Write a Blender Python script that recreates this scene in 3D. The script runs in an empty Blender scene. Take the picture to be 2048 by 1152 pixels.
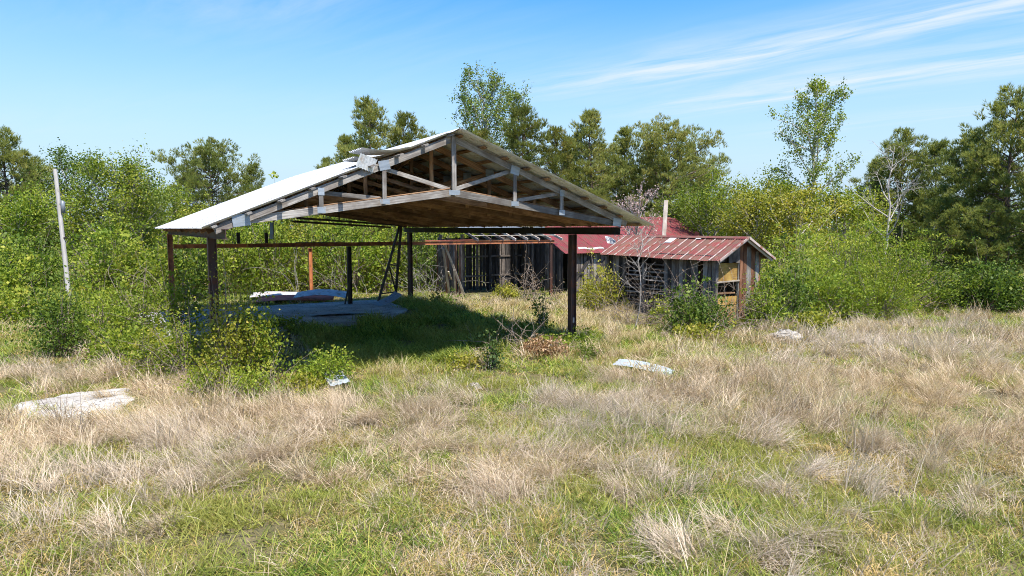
import bpy, math, random
import numpy as np
from mathutils import Vector, Matrix

R_ = math.radians
scene = bpy.context.scene
C = scene.collection

# ------------------------------------------------------------------ camera
CAM_Z = 3.2
PITCH = R_(5.07)
FPX = 1340.0
cam_d = bpy.data.cameras.new('camera')
cam_d.sensor_width = 36.0
cam_d.lens = FPX / 2048.0 * 36.0
cam_d.clip_end = 3000
cam = bpy.data.objects.new('camera', cam_d)
cam.location = (0, 0, CAM_Z)
cam.rotation_euler = (math.pi / 2 - PITCH, 0, 0)
C.objects.link(cam)
scene.camera = cam

# ------------------------------------------------------------------ sun, sky, exposure
SUN_EL = R_(62)
SUN_H = Vector((0.50, -0.866)).normalized()
to_sun = Vector((SUN_H.x * math.cos(SUN_EL), SUN_H.y * math.cos(SUN_EL), math.sin(SUN_EL)))
sun_d = bpy.data.lights.new('sun', 'SUN')
sun_d.energy = 4.8
sun_d.angle = R_(0.53)
sun_d.color = (1.0, 0.94, 0.85)
sun = bpy.data.objects.new('sun', sun_d)
sun.rotation_euler = (-to_sun).to_track_quat('-Z', 'Y').to_euler()
sun.location = (20, -20, 30)
C.objects.link(sun)

world = bpy.data.worlds.new('World')
scene.world = world
world.use_nodes = True


def build_world():
    nt = world.node_tree
    nt.nodes.clear()
    N = nt.nodes.new
    L = nt.links.new
    out = N('ShaderNodeOutputWorld')
    bg = N('ShaderNodeBackground')
    bg.inputs['Strength'].default_value = 0.125
    sky = N('ShaderNodeTexSky')
    sky.sky_type = 'NISHITA'
    sky.sun_disc = False
    sky.sun_elevation = SUN_EL
    sky.sun_rotation = math.atan2(SUN_H.x, SUN_H.y)
    sky.air_density = 1.25
    sky.dust_density = 0.6
    sky.ozone_density = 1.6
    hs = N('ShaderNodeHueSaturation')
    hs.inputs['Hue'].default_value = 0.507
    hs.inputs['Saturation'].default_value = 1.62
    hs.inputs['Value'].default_value = 0.95
    L(sky.outputs[0], hs.inputs['Color'])

    def math_(op, a=None, b=None, clamp=False):
        m = N('ShaderNodeMath')
        m.operation = op
        m.use_clamp = clamp
        for i, v in enumerate((a, b)):
            if v is None:
                continue
            if isinstance(v, (int, float)):
                m.inputs[i].default_value = v
            else:
                L(v, m.inputs[i])
        return m.outputs[0]

    tc = N('ShaderNodeTexCoord')
    sep = N('ShaderNodeSeparateXYZ')
    L(tc.outputs['Generated'], sep.inputs[0])
    zc = math_('MAXIMUM', sep.outputs[2], 0.03)
    px = math_('DIVIDE', sep.outputs[0], zc)
    py = math_('DIVIDE', sep.outputs[1], zc)
    # along / across the cirrus streaks on the cloud layer
    al = math_('MULTIPLY', math_('SUBTRACT', px, py), 0.7071)
    ac = math_('MULTIPLY', math_('ADD', px, py), 0.7071)
    comb = N('ShaderNodeCombineXYZ')
    L(math_('MULTIPLY', al, 0.35), comb.inputs[0])
    L(math_('MULTIPLY', ac, 0.9), comb.inputs[1])
    warp = N('ShaderNodeTexNoise')
    warp.inputs['Scale'].default_value = 1.0
    warp.inputs['Detail'].default_value = 4
    L(comb.outputs[0], warp.inputs['Vector'])
    acw = math_('ADD', ac, math_('MULTIPLY', math_('SUBTRACT', warp.outputs[0], 0.5), 0.9))
    comb2 = N('ShaderNodeCombineXYZ')
    L(math_('MULTIPLY', al, 0.5), comb2.inputs[0])
    L(math_('MULTIPLY', acw, 2.6), comb2.inputs[1])
    fine = N('ShaderNodeTexNoise')
    fine.inputs['Scale'].default_value = 1.6
    fine.inputs['Detail'].default_value = 9
    fine.inputs['Roughness'].default_value = 0.62
    L(comb2.outputs[0], fine.inputs['Vector'])

    def streak(pos, wid):
        d = math_('DIVIDE', math_('SUBTRACT', acw, pos), wid)
        return math_('POWER', 2.718, math_('MULTIPLY', math_('MULTIPLY', d, d), -1.0))
    s = math_('ADD', math_('MULTIPLY', streak(3.74, 0.40), 1.3), math_('MULTIPLY', streak(4.95, 0.5), 1.15))
    s = math_('ADD', s, math_('MULTIPLY', streak(6.9, 0.5), 0.45))
    s = math_('ADD', s, math_('MULTIPLY', streak(1.2, 0.3), 0.6))
    s = math_('ADD', s, math_('MULTIPLY', streak(-1.6, 0.4), 0.6))
    # the streaks thin out towards their western end
    comb3 = N('ShaderNodeCombineXYZ')
    L(math_('MULTIPLY', al, 0.30), comb3.inputs[0])
    L(math_('MULTIPLY', ac, 0.25), comb3.inputs[1])
    big = N('ShaderNodeTexNoise')
    big.inputs['Scale'].default_value = 1.0
    big.inputs['Detail'].default_value = 2
    L(comb3.outputs[0], big.inputs['Vector'])
    rampf = N('ShaderNodeMapRange')
    rampf.inputs['From Min'].default_value = 0.33
    rampf.inputs['From Max'].default_value = 0.70
    L(fine.outputs[0], rampf.inputs['Value'])
    fade = N('ShaderNodeMapRange')
    fade.interpolation_type = 'SMOOTHSTEP'
    fade.inputs['From Min'].default_value = -4.2
    fade.inputs['From Max'].default_value = -2.2
    L(al, fade.inputs['Value'])
    cl = math_('MULTIPLY', math_('MULTIPLY', s, rampf.outputs[0]), fade.outputs[0])
    thin = N('ShaderNodeMapRange')
    thin.inputs['From Min'].default_value = 0.48
    thin.inputs['From Max'].default_value = 0.80
    thin.inputs['To Max'].default_value = 0.22
    L(big.outputs[0], thin.inputs['Value'])
    cl = math_('ADD', cl, math_('MULTIPLY', thin.outputs[0], rampf.outputs[0]), True)
    cl = math_('MULTIPLY', cl, 0.85, True)
    # pale horizon veil
    veil = N('ShaderNodeMapRange')
    veil.interpolation_type = 'SMOOTHSTEP'
    veil.inputs['From Min'].default_value = 0.42
    veil.inputs['From Max'].default_value = 0.0
    veil.inputs['To Max'].default_value = 0.92
    L(sep.outputs[2], veil.inputs['Value'])
    mixv = N('ShaderNodeMix')
    mixv.data_type = 'RGBA'
    L(veil.outputs[0], mixv.inputs['Factor'])
    L(hs.outputs[0], mixv.inputs['A'])
    mixv.inputs['B'].default_value = (2.15, 2.95, 3.95, 1)
    mix = N('ShaderNodeMix')
    mix.data_type = 'RGBA'
    L(cl, mix.inputs['Factor'])
    L(mixv.outputs['Result'], mix.inputs['A'])
    mix.inputs['B'].default_value = (3.4, 3.75, 4.0, 1)
    L(mix.outputs['Result'], bg.inputs['Color'])
    L(bg.outputs[0], out.inputs['Surface'])


build_world()
scene.view_settings.view_transform = 'Standard'
scene.view_settings.look = 'None'
scene.view_settings.exposure = 1.0
scene.view_settings.gamma = 1.0
scene.cycles.max_bounces = 4
scene.cycles.diffuse_bounces = 3
scene.cycles.glossy_bounces = 1
scene.cycles.transmission_bounces = 2
scene.cycles.use_adaptive_sampling = True
scene.cycles.adaptive_threshold = 0.03
scene.cycles.pixel_filter_type = 'BLACKMAN_HARRIS'
scene.cycles.filter_width = 1.0
scene.cycles.denoising_prefilter = 'NONE'

# ------------------------------------------------------------------ layout helpers
PHI = R_(30.7)          # all buildings stand on one grid turned this far
RX, RY = math.cos(PHI), math.sin(PHI)
P0 = (1.66, 18.4)       # right front post of the open shed


def G(u, v, z=0.0):
    return Vector((P0[0] + RX * u - RY * v, P0[1] + RY * u + RX * v, z))


def gp(px, py, z=0.0):
    """ground position that lies under photo pixel (px, py)"""
    a = math.atan((py - 576.0) / FPX)
    k = math.cos(a) and (px - 1024.0) / FPX
    # ray in camera space: x=k, y(down)=tan a, fwd=1
    dz = -(math.sin(PITCH) + math.tan(a) * math.cos(PITCH))
    dy = math.cos(PITCH) - math.tan(a) * math.sin(PITCH)
    t = (z - CAM_Z) / dz
    return Vector((k * t, dy * t, z))


def pd(px, py, y):
    """point at distance y ahead under photo pixel"""
    ta = (py - 576.0) / FPX
    dz = -(math.sin(PITCH) + ta * math.cos(PITCH))
    dy = math.cos(PITCH) - ta * math.sin(PITCH)
    t = y / dy
    return Vector(((px - 1024.0) / FPX * t, y, CAM_Z + dz * t))


# ------------------------------------------------------------------ noise for layout
def vnoise(x, y, seed=0):
    x = np.asarray(x, float)
    y = np.asarray(y, float)
    xi = np.floor(x).astype(np.int64)
    yi = np.floor(y).astype(np.int64)
    fx = x - xi
    fy = y - yi
    fx = fx * fx * (3 - 2 * fx)
    fy = fy * fy * (3 - 2 * fy)

    def h(a, b):
        n = (a * 374761393 + b * 668265263 + seed * 1442695041) & 0xFFFFFFFF
        n = ((n ^ (n >> 13)) * 1274126177) & 0xFFFFFFFF
        n = (n ^ (n >> 16)) & 0xFFFF
        return n / 65535.0
    a = h(xi, yi) * (1 - fx) + h(xi + 1, yi) * fx
    b = h(xi, yi + 1) * (1 - fx) + h(xi + 1, yi + 1) * fx
    return a * (1 - fy) + b * fy


def fbm(x, y, seed=0, o=3):
    t = 0
    a = 0.5
    s = 0
    for i in range(o):
        t = t + a * vnoise(np.asarray(x) * 2 ** i, np.asarray(y) * 2 ** i, seed + i * 17)
        s += a
        a *= 0.5
    return t / s


def ground_z(x, y):
    x = np.asarray(x, float)
    y = np.asarray(y, float)
    far = np.clip((y - 40) / 80, 0, 1)
    return (fbm(x * 0.22, y * 0.22, 5, 3) - 0.5) * 0.34 * (1 - far)


def gz(p):
    return float(ground_z(p.x, p.y))


# ------------------------------------------------------------------ materials
MATS = {}


class NT:
    def __init__(self, name):
        self.m = bpy.data.materials.new(name)
        self.m.use_nodes = True
        self.nt = self.m.node_tree
        self.nt.nodes.clear()
        self.out = self.n('ShaderNodeOutputMaterial')

    def n(self, t, **kw):
        nd = self.nt.nodes.new(t)
        for k, v in kw.items():
            setattr(nd, k, v)
        return nd

    def l(self, a, b):
        self.nt.links.new(a, b)

    def noise(self, vec, scale, detail=4, rough=0.6):
        nd = self.n('ShaderNodeTexNoise')
        nd.inputs['Scale'].default_value = scale
        nd.inputs['Detail'].default_value = detail
        nd.inputs['Roughness'].default_value = rough
        if vec is not None:
            self.l(vec, nd.inputs['Vector'])
        return nd.outputs[0]

    def ramp(self, fac, stops):
        r = self.n('ShaderNodeValToRGB')
        el = r.color_ramp.elements
        while len(el) < len(stops):
            el.new(0.5)
        for e, (p, c) in zip(el, stops):
            e.position = p
            e.color = tuple(c[:3]) + (1,)
        self.l(fac, r.inputs[0])
        return r.outputs[0]

    def mix(self, fac, a, b, mode='MIX'):
        m = self.n('ShaderNodeMix', data_type='RGBA', blend_type=mode)
        for sock, v in (('Factor', fac), ('A', a), ('B', b)):
            if isinstance(v, (int, float)):
                m.inputs[sock].default_value = v
            elif isinstance(v, tuple):
                m.inputs[sock].default_value = tuple(v[:3]) + (1,)
            else:
                self.l(v, m.inputs[sock])
        return m.outputs['Result']

    def math(self, op, a, b=0.0, clamp=False):
        m = self.n('ShaderNodeMath', operation=op, use_clamp=clamp)
        for i, v in enumerate((a, b)):
            if isinstance(v, (int, float)):
                m.inputs[i].default_value = v
            else:
                self.l(v, m.inputs[i])
        return m.outputs[0]

    def coords(self, scale=(1, 1, 1), world=False, shift=True):
        if world:
            g = self.n('ShaderNodeNewGeometry')
            src = g.outputs['Position']
        else:
            t = self.n('ShaderNodeTexCoord')
            src = t.outputs['Object']
        mp = self.n('ShaderNodeMapping')
        mp.inputs['Scale'].default_value = scale
        self.l(src, mp.inputs['Vector'])
        if shift and not world:
            oi = self.n('ShaderNodeObjectInfo')
            k = self.math('MULTIPLY', oi.outputs['Random'], 37.0)
            cb = self.n('ShaderNodeCombineXYZ')
            for i in range(3):
                self.l(k, cb.inputs[i])
            self.l(cb.outputs[0], mp.inputs['Location'])
        return mp.outputs[0]

    def bsdf(self, col, rough=0.8, metal=0.0, spec=0.3, bump=None, bstr=0.3, bdist=0.01):
        b = self.n('ShaderNodeBsdfPrincipled')
        for sock, v in (('Base Color', col), ('Roughness', rough), ('Metallic', metal)):
            if isinstance(v, (int, float)):
                b.inputs[sock].default_value = v
            elif isinstance(v, tuple):
                b.inputs[sock].default_value = tuple(v[:3]) + (1,)
            else:
                self.l(v, b.inputs[sock])
        b.inputs['Specular IOR Level'].default_value = spec
        if bump is not None:
            bp = self.n('ShaderNodeBump')
            bp.inputs['Strength'].default_value = bstr
            bp.inputs['Distance'].default_value = bdist
            self.l(bump, bp.inputs['Height'])
            self.l(bp.outputs[0], b.inputs['Normal'])
        self.l(b.outputs[0], self.out.inputs['Surface'])
        return b


def wood(name, dark, mid, light, stain=None):
    n = NT(name)
    v = n.coords((1.2, 26, 26))
    f = n.noise(v, 1.6, 5, 0.65)
    col = n.ramp(f, [(0.28, dark), (0.5, mid), (0.74, light)])
    v2 = n.coords((1, 1, 1))
    f2 = n.noise(v2, 2.2, 4, 0.6)
    if stain:
        k = n.ramp(f2, [(0.42, (0, 0, 0)), (0.62, (1, 1, 1))])
        col = n.mix(k, col, n.mix(0.75, col, stain))
    oi = n.n('ShaderNodeObjectInfo')
    br = n.n('ShaderNodeMapRange')
    br.inputs['To Min'].default_value = 0.55
    br.inputs['To Max'].default_value = 1.25
    n.l(oi.outputs['Random'], br.inputs['Value'])
    hsv = n.n('ShaderNodeHueSaturation')
    n.l(col, hsv.inputs['Color'])
    n.l(br.outputs[0], hsv.inputs['Value'])
    n.bsdf(hsv.outputs[0], 0.85, 0, 0.2, f, 0.5, 0.006)
    MATS[name] = n.m


wood('wood_grey', (0.085, 0.078, 0.070), (0.26, 0.245, 0.225), (0.44, 0.42, 0.395), (0.12, 0.10, 0.085))
wood('wood_brown', (0.10, 0.055, 0.03), (0.36, 0.21, 0.115), (0.55, 0.37, 0.225), (0.14, 0.08, 0.045))
wood('wood_pale', (0.30, 0.255, 0.21), (0.50, 0.44, 0.37), (0.66, 0.60, 0.52), (0.30, 0.25, 0.20))
wood('wood_black', (0.012, 0.011, 0.011), (0.045, 0.040, 0.038), (0.11, 0.10, 0.095), (0.02, 0.018, 0.018))
wood('wood_barn', (0.06, 0.05, 0.045), (0.17, 0.145, 0.13), (0.30, 0.27, 0.24), (0.05, 0.04, 0.035))
wood('wood_rust', (0.09, 0.035, 0.02), (0.26, 0.12, 0.065), (0.40, 0.24, 0.16), (0.14, 0.06, 0.035))
wood('plywood', (0.30, 0.18, 0.05), (0.48, 0.31, 0.085), (0.60, 0.43, 0.14), (0.24, 0.13, 0.04))


def metal(name, base, streak, rust, rust_amt=0.5, metallic=0.55, rough=0.42, stretch=(1.5, 14, 14)):
    n = NT(name)
    v = n.coords(stretch)
    f = n.noise(v, 1.4, 5, 0.6)
    col = n.ramp(f, [(0.3, streak), (0.62, base)])
    f2 = n.noise(n.coords((1, 1, 1)), 3.0, 6, 0.65)
    k = n.ramp(f2, [(0.5 + (0.5 - rust_amt) * 0.4, (0, 0, 0)), (0.62 + (0.5 - rust_amt) * 0.4, (1, 1, 1))])
    col = n.mix(k, col, rust)
    mt = n.math('MULTIPLY', n.math('SUBTRACT', 1.0, k), metallic)
    oi = n.n('ShaderNodeObjectInfo')
    br = n.n('ShaderNodeMapRange')
    br.inputs['To Min'].default_value = 0.82
    br.inputs['To Max'].default_value = 1.08
    n.l(oi.outputs['Random'], br.inputs['Value'])
    hsv = n.n('ShaderNodeHueSaturation')
    n.l(col, hsv.inputs['Color'])
    n.l(br.outputs[0], hsv.inputs['Value'])
    rg = n.n('ShaderNodeMapRange')
    rg.inputs['To Min'].default_value = rough
    rg.inputs['To Max'].default_value = 0.85
    n.l(k, rg.inputs['Value'])
    n.bsdf(hsv.outputs[0], rg.outputs[0], mt, 0.4, f2, 0.15, 0.004)
    MATS[name] = n.m


metal('galvanised', (0.70, 0.715, 0.72), (0.46, 0.48, 0.49), (0.42, 0.36, 0.30), 0.38, 0.15, 0.5)
metal('galv_dull', (0.37, 0.425, 0.46), (0.26, 0.30, 0.33), (0.28, 0.22, 0.17), 0.42, 0.2, 0.55)
metal('galv_plate', (0.34, 0.385, 0.43), (0.24, 0.275, 0.31), (0.22, 0.19, 0.16), 0.3, 0.4, 0.5)
metal('red_roof', (0.20, 0.030, 0.030), (0.13, 0.022, 0.022), (0.12, 0.045, 0.035), 0.58, 0.0, 0.55)
metal('red_roof_worn', (0.215, 0.047, 0.037), (0.13, 0.034, 0.028), (0.15, 0.078, 0.055), 0.66, 0.0, 0.65)
metal('galv_pale', (0.52, 0.53, 0.53), (0.36, 0.36, 0.36), (0.30, 0.22, 0.17), 0.45, 0.2, 0.5)
metal('seam_pale', (0.46, 0.40, 0.37), (0.32, 0.22, 0.19), (0.22, 0.085, 0.055), 0.58, 0.1, 0.55)
metal('steel_rust', (0.23, 0.085, 0.045), (0.13, 0.05, 0.032), (0.36, 0.145, 0.06), 0.6, 0.0, 0.7, (2, 2, 2))
metal('steel_orange', (0.46, 0.17, 0.06), (0.30, 0.10, 0.045), (0.20, 0.07, 0.04), 0.4, 0.0, 0.7, (2, 2, 2))
metal('steel_dark', (0.085, 0.045, 0.038), (0.05, 0.03, 0.027), (0.15, 0.06, 0.035), 0.5, 0.0, 0.6, (2, 2, 2))
metal('steel_black', (0.03, 0.026, 0.025), (0.02, 0.018, 0.018), (0.06, 0.035, 0.025), 0.4, 0.0, 0.6, (2, 2, 2))
metal('blue_strip', (0.13, 0.24, 0.42), (0.09, 0.16, 0.28), (0.2, 0.2, 0.2), 0.3, 0.2, 0.5)
metal('tin_red', (0.42, 0.12, 0.08), (0.33, 0.09, 0.06), (0.26, 0.08, 0.05), 0.5, 0.0, 0.7)
metal('pole_grey', (0.46, 0.44, 0.41), (0.30, 0.28, 0.26), (0.28, 0.25, 0.22), 0.3, 0.0, 0.8, (14, 14, 0.6))
metal('can_grey', (0.24, 0.27, 0.29), (0.18, 0.20, 0.22), (0.3, 0.2, 0.15), 0.2, 0.3, 0.5)


def concrete(name, a, b, c):
    n = NT(name)
    v = n.coords((1, 1, 1))
    f = n.noise(v, 1.1, 7, 0.65)
    f2 = n.noise(v, 14, 5, 0.7)
    col = n.ramp(f, [(0.3, a), (0.5, b), (0.7, c)])
    vo = n.n('ShaderNodeTexVoronoi', feature='DISTANCE_TO_EDGE')
    vo.inputs['Scale'].default_value = 2.4
    wv = n.n('ShaderNodeVectorMath', operation='ADD')
    nz = n.n('ShaderNodeTexNoise')
    nz.inputs['Scale'].default_value = 2.5
    n.l(v, nz.inputs['Vector'])
    n.l(v, wv.inputs[0])
    n.l(nz.outputs['Color'], wv.inputs[1])
    n.l(wv.outputs[0], vo.inputs['Vector'])
    k = n.ramp(vo.outputs['Distance'], [(0.0, (1, 1, 1)), (0.035, (0, 0, 0))])
    col = n.mix(k, col, (0.10, 0.08, 0.06))
    col = n.mix(n.ramp(f2, [(0.5, (0, 0, 0)), (0.68, (0.6, 0.6, 0.6))]), col, (0.20, 0.17, 0.13))
    n.bsdf(col, 0.9, 0, 0.2, f2, 0.5, 0.02)
    MATS[name] = n.m


concrete('concrete_pale', (0.27, 0.24, 0.20), (0.40, 0.38, 0.345), (0.49, 0.475, 0.445))
concrete('concrete_slab', (0.22, 0.21, 0.20), (0.36, 0.355, 0.345), (0.50, 0.49, 0.48))
concrete('stone', (0.22, 0.20, 0.17), (0.33, 0.305, 0.27), (0.43, 0.40, 0.36))


def leafmat(name, cols, trans=0.35, sat=1.0, rough=0.55, pos_scale=0.0, alt=None):
    """cols: ramp along the 'tint' attribute"""
    n = NT(name)
    at = n.n('ShaderNodeAttribute', attribute_name='tint')
    oi = n.n('ShaderNodeObjectInfo')
    f = n.math('ADD', at.outputs['Fac'], n.math('MULTIPLY', n.math('SUBTRACT', oi.outputs['Random'], 0.5), 0.22))
    k = len(cols)
    col = n.ramp(f, [(0.08 + 0.84 * i / (k - 1), c) for i, c in enumerate(cols)])
    if alt is not None:
        ps = n.noise(n.coords((1, 1, 1), world=True), pos_scale, 3, 0.5)
        col = n.mix(n.ramp(ps, [(0.42, (0, 0, 0)), (0.60, (1, 1, 1))]), col, n.mix(0.7, col, alt))
    b = n.n('ShaderNodeBsdfPrincipled')
    b.inputs['Roughness'].default_value = rough
    b.inputs['Specular IOR Level'].default_value = 0.25
    n.l(col, b.inputs['Base Color'])
    t = n.n('ShaderNodeBsdfTranslucent')
    tcol = n.mix(0.5, col, n.mix(1.0, col, (1.3, 1.25, 0.5), 'MULTIPLY'))
    n.l(tcol, t.inputs['Color'])
    ms = n.n('ShaderNodeMixShader')
    ms.inputs[0].default_value = trans
    n.l(b.outputs[0], ms.inputs[1])
    n.l(t.outputs[0], ms.inputs[2])
    n.l(ms.outputs[0], n.out.inputs['Surface'])
    MATS[name] = n.m


leafmat('needles', [(0.087, 0.126, 0.035), (0.191, 0.231, 0.058), (0.303, 0.329, 0.088), (0.436, 0.395, 0.132)], 0.42)
leafmat('needles_gold', [(0.069, 0.095, 0.022), (0.144, 0.174, 0.037), (0.241, 0.258, 0.055), (0.368, 0.314, 0.099)], 0.38)
leafmat('leaf_spring', [(0.088, 0.138, 0.015), (0.169, 0.236, 0.023), (0.275, 0.328, 0.036), (0.425, 0.402, 0.063)], 0.45)
leafmat('leaf_bright', [(0.084, 0.153, 0.017), (0.183, 0.262, 0.027), (0.301, 0.366, 0.042), (0.463, 0.463, 0.084)], 0.45)
leafmat('leaf_mid', [(0.045, 0.086, 0.013), (0.094, 0.155, 0.021), (0.150, 0.213, 0.029), (0.250, 0.276, 0.058)], 0.4)
leafmat('leaf_dark', [(0.022, 0.048, 0.013), (0.048, 0.090, 0.019), (0.088, 0.132, 0.029), (0.138, 0.161, 0.042)], 0.3)
leafmat('leaf_yellow', [(0.125, 0.149, 0.019), (0.237, 0.259, 0.027), (0.350, 0.345, 0.042), (0.475, 0.380, 0.084)], 0.45)
leafmat('blossom', [(0.32, 0.20, 0.20), (0.42, 0.29, 0.28), (0.52, 0.40, 0.38), (0.36, 0.30, 0.24)], 0.35)
leafmat('dead_leaf', [(0.17, 0.09, 0.045), (0.30, 0.175, 0.09), (0.42, 0.28, 0.16), (0.50, 0.38, 0.25)], 0.3)
leafmat('straw', [(0.216, 0.152, 0.085), (0.457, 0.344, 0.223), (0.660, 0.525, 0.362), (0.841, 0.713, 0.543)], 0.3, rough=0.6, pos_scale=0.13, alt=(0.52, 0.455, 0.395))
leafmat('straw_gold', [(0.30, 0.22, 0.10), (0.46, 0.36, 0.18), (0.58, 0.47, 0.26), (0.66, 0.56, 0.36)], 0.3, rough=0.6)
leafmat('grass', [(0.071, 0.137, 0.022), (0.160, 0.244, 0.036), (0.285, 0.356, 0.055), (0.498, 0.475, 0.120)], 0.42, pos_scale=0.35, alt=(0.30, 0.29, 0.07))
leafmat('grass_dry', [(0.17, 0.15, 0.045), (0.32, 0.27, 0.075), (0.48, 0.36, 0.13), (0.58, 0.42, 0.19)], 0.35)


def bark(name, a, b, sc=(6, 6, 1.2)):
    n = NT(name)
    f = n.noise(n.coords(sc), 2.5, 6, 0.65)
    col = n.ramp(f, [(0.32, a), (0.66, b)])
    n.bsdf(col, 0.9, 0, 0.15, f, 0.6, 0.02)
    MATS[name] = n.m


bark('bark_pine', (0.07, 0.052, 0.04), (0.20, 0.155, 0.12))
bark('bark_grey', (0.16, 0.145, 0.13), (0.40, 0.37, 0.335))
bark('bark_white', (0.34, 0.31, 0.275), (0.60, 0.56, 0.51))
bark('bark_pale', (0.25, 0.225, 0.20), (0.48, 0.445, 0.40))
bark('twig', (0.14, 0.11, 0.085), (0.32, 0.265, 0.215))


def ground_material():
    n = NT('field_soil')
    v = n.coords((1, 1, 1), world=True)
    f = n.noise(v, 0.35, 5, 0.6)
    f2 = n.noise(v, 3.2, 6, 0.7)
    f3 = n.noise(v, 38, 4, 0.7)
    col = n.ramp(f, [(0.35, (0.085, 0.10, 0.030)), (0.5, (0.15, 0.135, 0.055)), (0.66, (0.24, 0.19, 0.125))])
    col2 = n.ramp(f2, [(0.34, (0.07, 0.085, 0.025)), (0.52, (0.16, 0.14, 0.06)), (0.7, (0.30, 0.235, 0.15))])
    col = n.mix(0.55, col, col2)
    col = n.mix(n.ramp(f3, [(0.4, (0.5, 0.5, 0.5)), (0.66, (0, 0, 0))]), col, (0.06, 0.05, 0.03))
    n.bsdf(col, 0.95, 0, 0.1, f3, 0.7, 0.04)
    MATS['ground'] = n.m


ground_material()


# ------------------------------------------------------------------ mesh helpers
def mesh_from(name, chunks, mats):
    """chunks: (verts Nx3, faces MxK, tint N or float, material index)"""
    vs, lt, li, ti, mi = [], [], [], [], []
    off = 0
    for ch in chunks:
        v, f, t, m = ch
        v = np.asarray(v, np.float32).reshape(-1, 3)
        f = np.asarray(f, np.int32)
        if len(v) == 0 or len(f) == 0:
            continue
        vs.append(v)
        li.append((f + off).reshape(-1))
        lt.append(np.full(len(f), f.shape[1], np.int32))
        mi.append(np.full(len(f), m, np.int32))
        ti.append(np.broadcast_to(np.asarray(t, np.float32), (len(v),)))
        off += len(v)
    me = bpy.data.meshes.new(name)
    V = np.concatenate(vs)
    LI = np.concatenate(li)
    LT = np.concatenate(lt)
    MI = np.concatenate(mi)
    me.vertices.add(len(V))
    me.vertices.foreach_set('co', V.reshape(-1))
    me.loops.add(len(LI))
    me.loops.foreach_set('vertex_index', LI)
    me.polygons.add(len(LT))
    st = np.concatenate([[0], np.cumsum(LT)[:-1]]).astype(np.int32)
    me.polygons.foreach_set('loop_start', st)
    me.polygons.foreach_set('loop_total', LT)
    me.polygons.foreach_set('material_index', MI)
    at = me.attributes.new('tint', 'FLOAT', 'POINT')
    at.data.foreach_set('value', np.concatenate(ti))
    for m in mats:
        me.materials.append(MATS[m])
    me.update(calc_edges=True)
    return me


def link(name, me, parent=None, M=None, smooth=False):
    o = bpy.data.objects.new(name, me)
    C.objects.link(o)
    if parent is not None:
        o.parent = parent
    if M is not None:
        o.matrix_basis = M
    if smooth and me is not None:
        me.polygons.foreach_set('use_smooth', np.ones(len(me.polygons), bool))
    return o


def thing(name, label, cat, loc=(0, 0, 0), rz=0.0, group=None):
    o = bpy.data.objects.new(name, None)
    o.empty_display_size = 0.2
    C.objects.link(o)
    o.location = loc
    o.rotation_euler = (0, 0, rz)
    o['label'] = label
    o['category'] = cat
    if group:
        o['group'] = group
    return o


def tag(o, label, cat, group=None, kind=None):
    if label:
        o['label'] = label
    if cat:
        o['category'] = cat
    if group:
        o['group'] = group
    if kind:
        o['kind'] = kind
    return o


BOXF = [(0, 3, 2, 1), (4, 5, 6, 7), (0, 1, 5, 4), (1, 2, 6, 5), (2, 3, 7, 6), (3, 0, 4, 7)]
_cache = {}


def box_mesh(l, w, h, mat):
    key = (round(l, 3), round(w, 3), round(h, 3), mat)
    if key not in _cache:
        a, b, c = l / 2, w / 2, h / 2
        bv = min(0.006, b * 0.3, c * 0.3)
        # chamfered along the length
        prof = [(-b + bv, -c), (b - bv, -c), (b, -c + bv), (b, c - bv), (b - bv, c), (-b + bv, c), (-b, c - bv), (-b, -c + bv)]
        v = [(-a, y, z) for y, z in prof] + [(a, y, z) for y, z in prof]
        me = bpy.data.meshes.new('board')
        f = [tuple((i, (i + 1) % 8, (i + 1) % 8 + 8, i + 8)) for i in range(8)]
        f += [tuple(range(7, -1, -1)), tuple(range(8, 16))]
        f = [tuple(reversed(q)) for q in f[:8]] + [tuple(reversed(f[8])), tuple(reversed(f[9]))]
        me.from_pydata(v, [], [tuple(reversed(q)) for q in f])
        me.materials.append(MATS[mat])
        me.update()
        _cache[key] = me
    return _cache[key]


def frame_to(p0, p1, up=(0, 0, 1)):
    p0 = Vector(p0)
    p1 = Vector(p1)
    x = (p1 - p0).normalized()
    upv = Vector(up)
    y = upv.cross(x)
    if y.length < 1e-4:
        y = Vector((0, 1, 0)).cross(x)
        if y.length < 1e-4:
            y = Vector((1, 0, 0)).cross(x)
    y.normalize()
    z = x.cross(y)
    M = Matrix((x, y, z)).transposed().to_4x4()
    M.translation = (p0 + p1) / 2
    return M


def bar(parent, name, p0, p1, w, h, mat, up=(0, 0, 1)):
    """board from p0 to p1; h along 'up', w across"""
    l = (Vector(p1) - Vector(p0)).length
    return link(name, box_mesh(l, w, h, mat), parent, frame_to(p0, p1, up))


def hsec_mesh(l, w, h, t, mat):
    """H-section steel along local X, web vertical"""
    key = ('H', round(l, 3), w, h, t, mat)
    if key not in _cache:
        a = l / 2
        b, c = w / 2, h / 2
        k = t / 2
        prof = [(-b, -c), (b, -c), (b, -c + t), (k, -c + t), (k, c - t), (b, c - t), (b, c), (-b, c), (-b, c - t), (-k, c - t), (-k, -c + t), (-b, -c + t)]
        v = [(-a, y, z) for y, z in prof] + [(a, y, z) for y, z in prof]
        n = len(prof)
        f = [(i, i + n, (i + 1) % n + n, (i + 1) % n) for i in range(n)]
        f += [tuple(range(n)), tuple(range(2 * n - 1, n - 1, -1))]
        me = bpy.data.meshes.new('steel_section')
        me.from_pydata(v, [], [tuple(reversed(q)) for q in f])
        me.materials.append(MATS[mat])
        me.update()
        _cache[key] = me
    return _cache[key]


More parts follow.
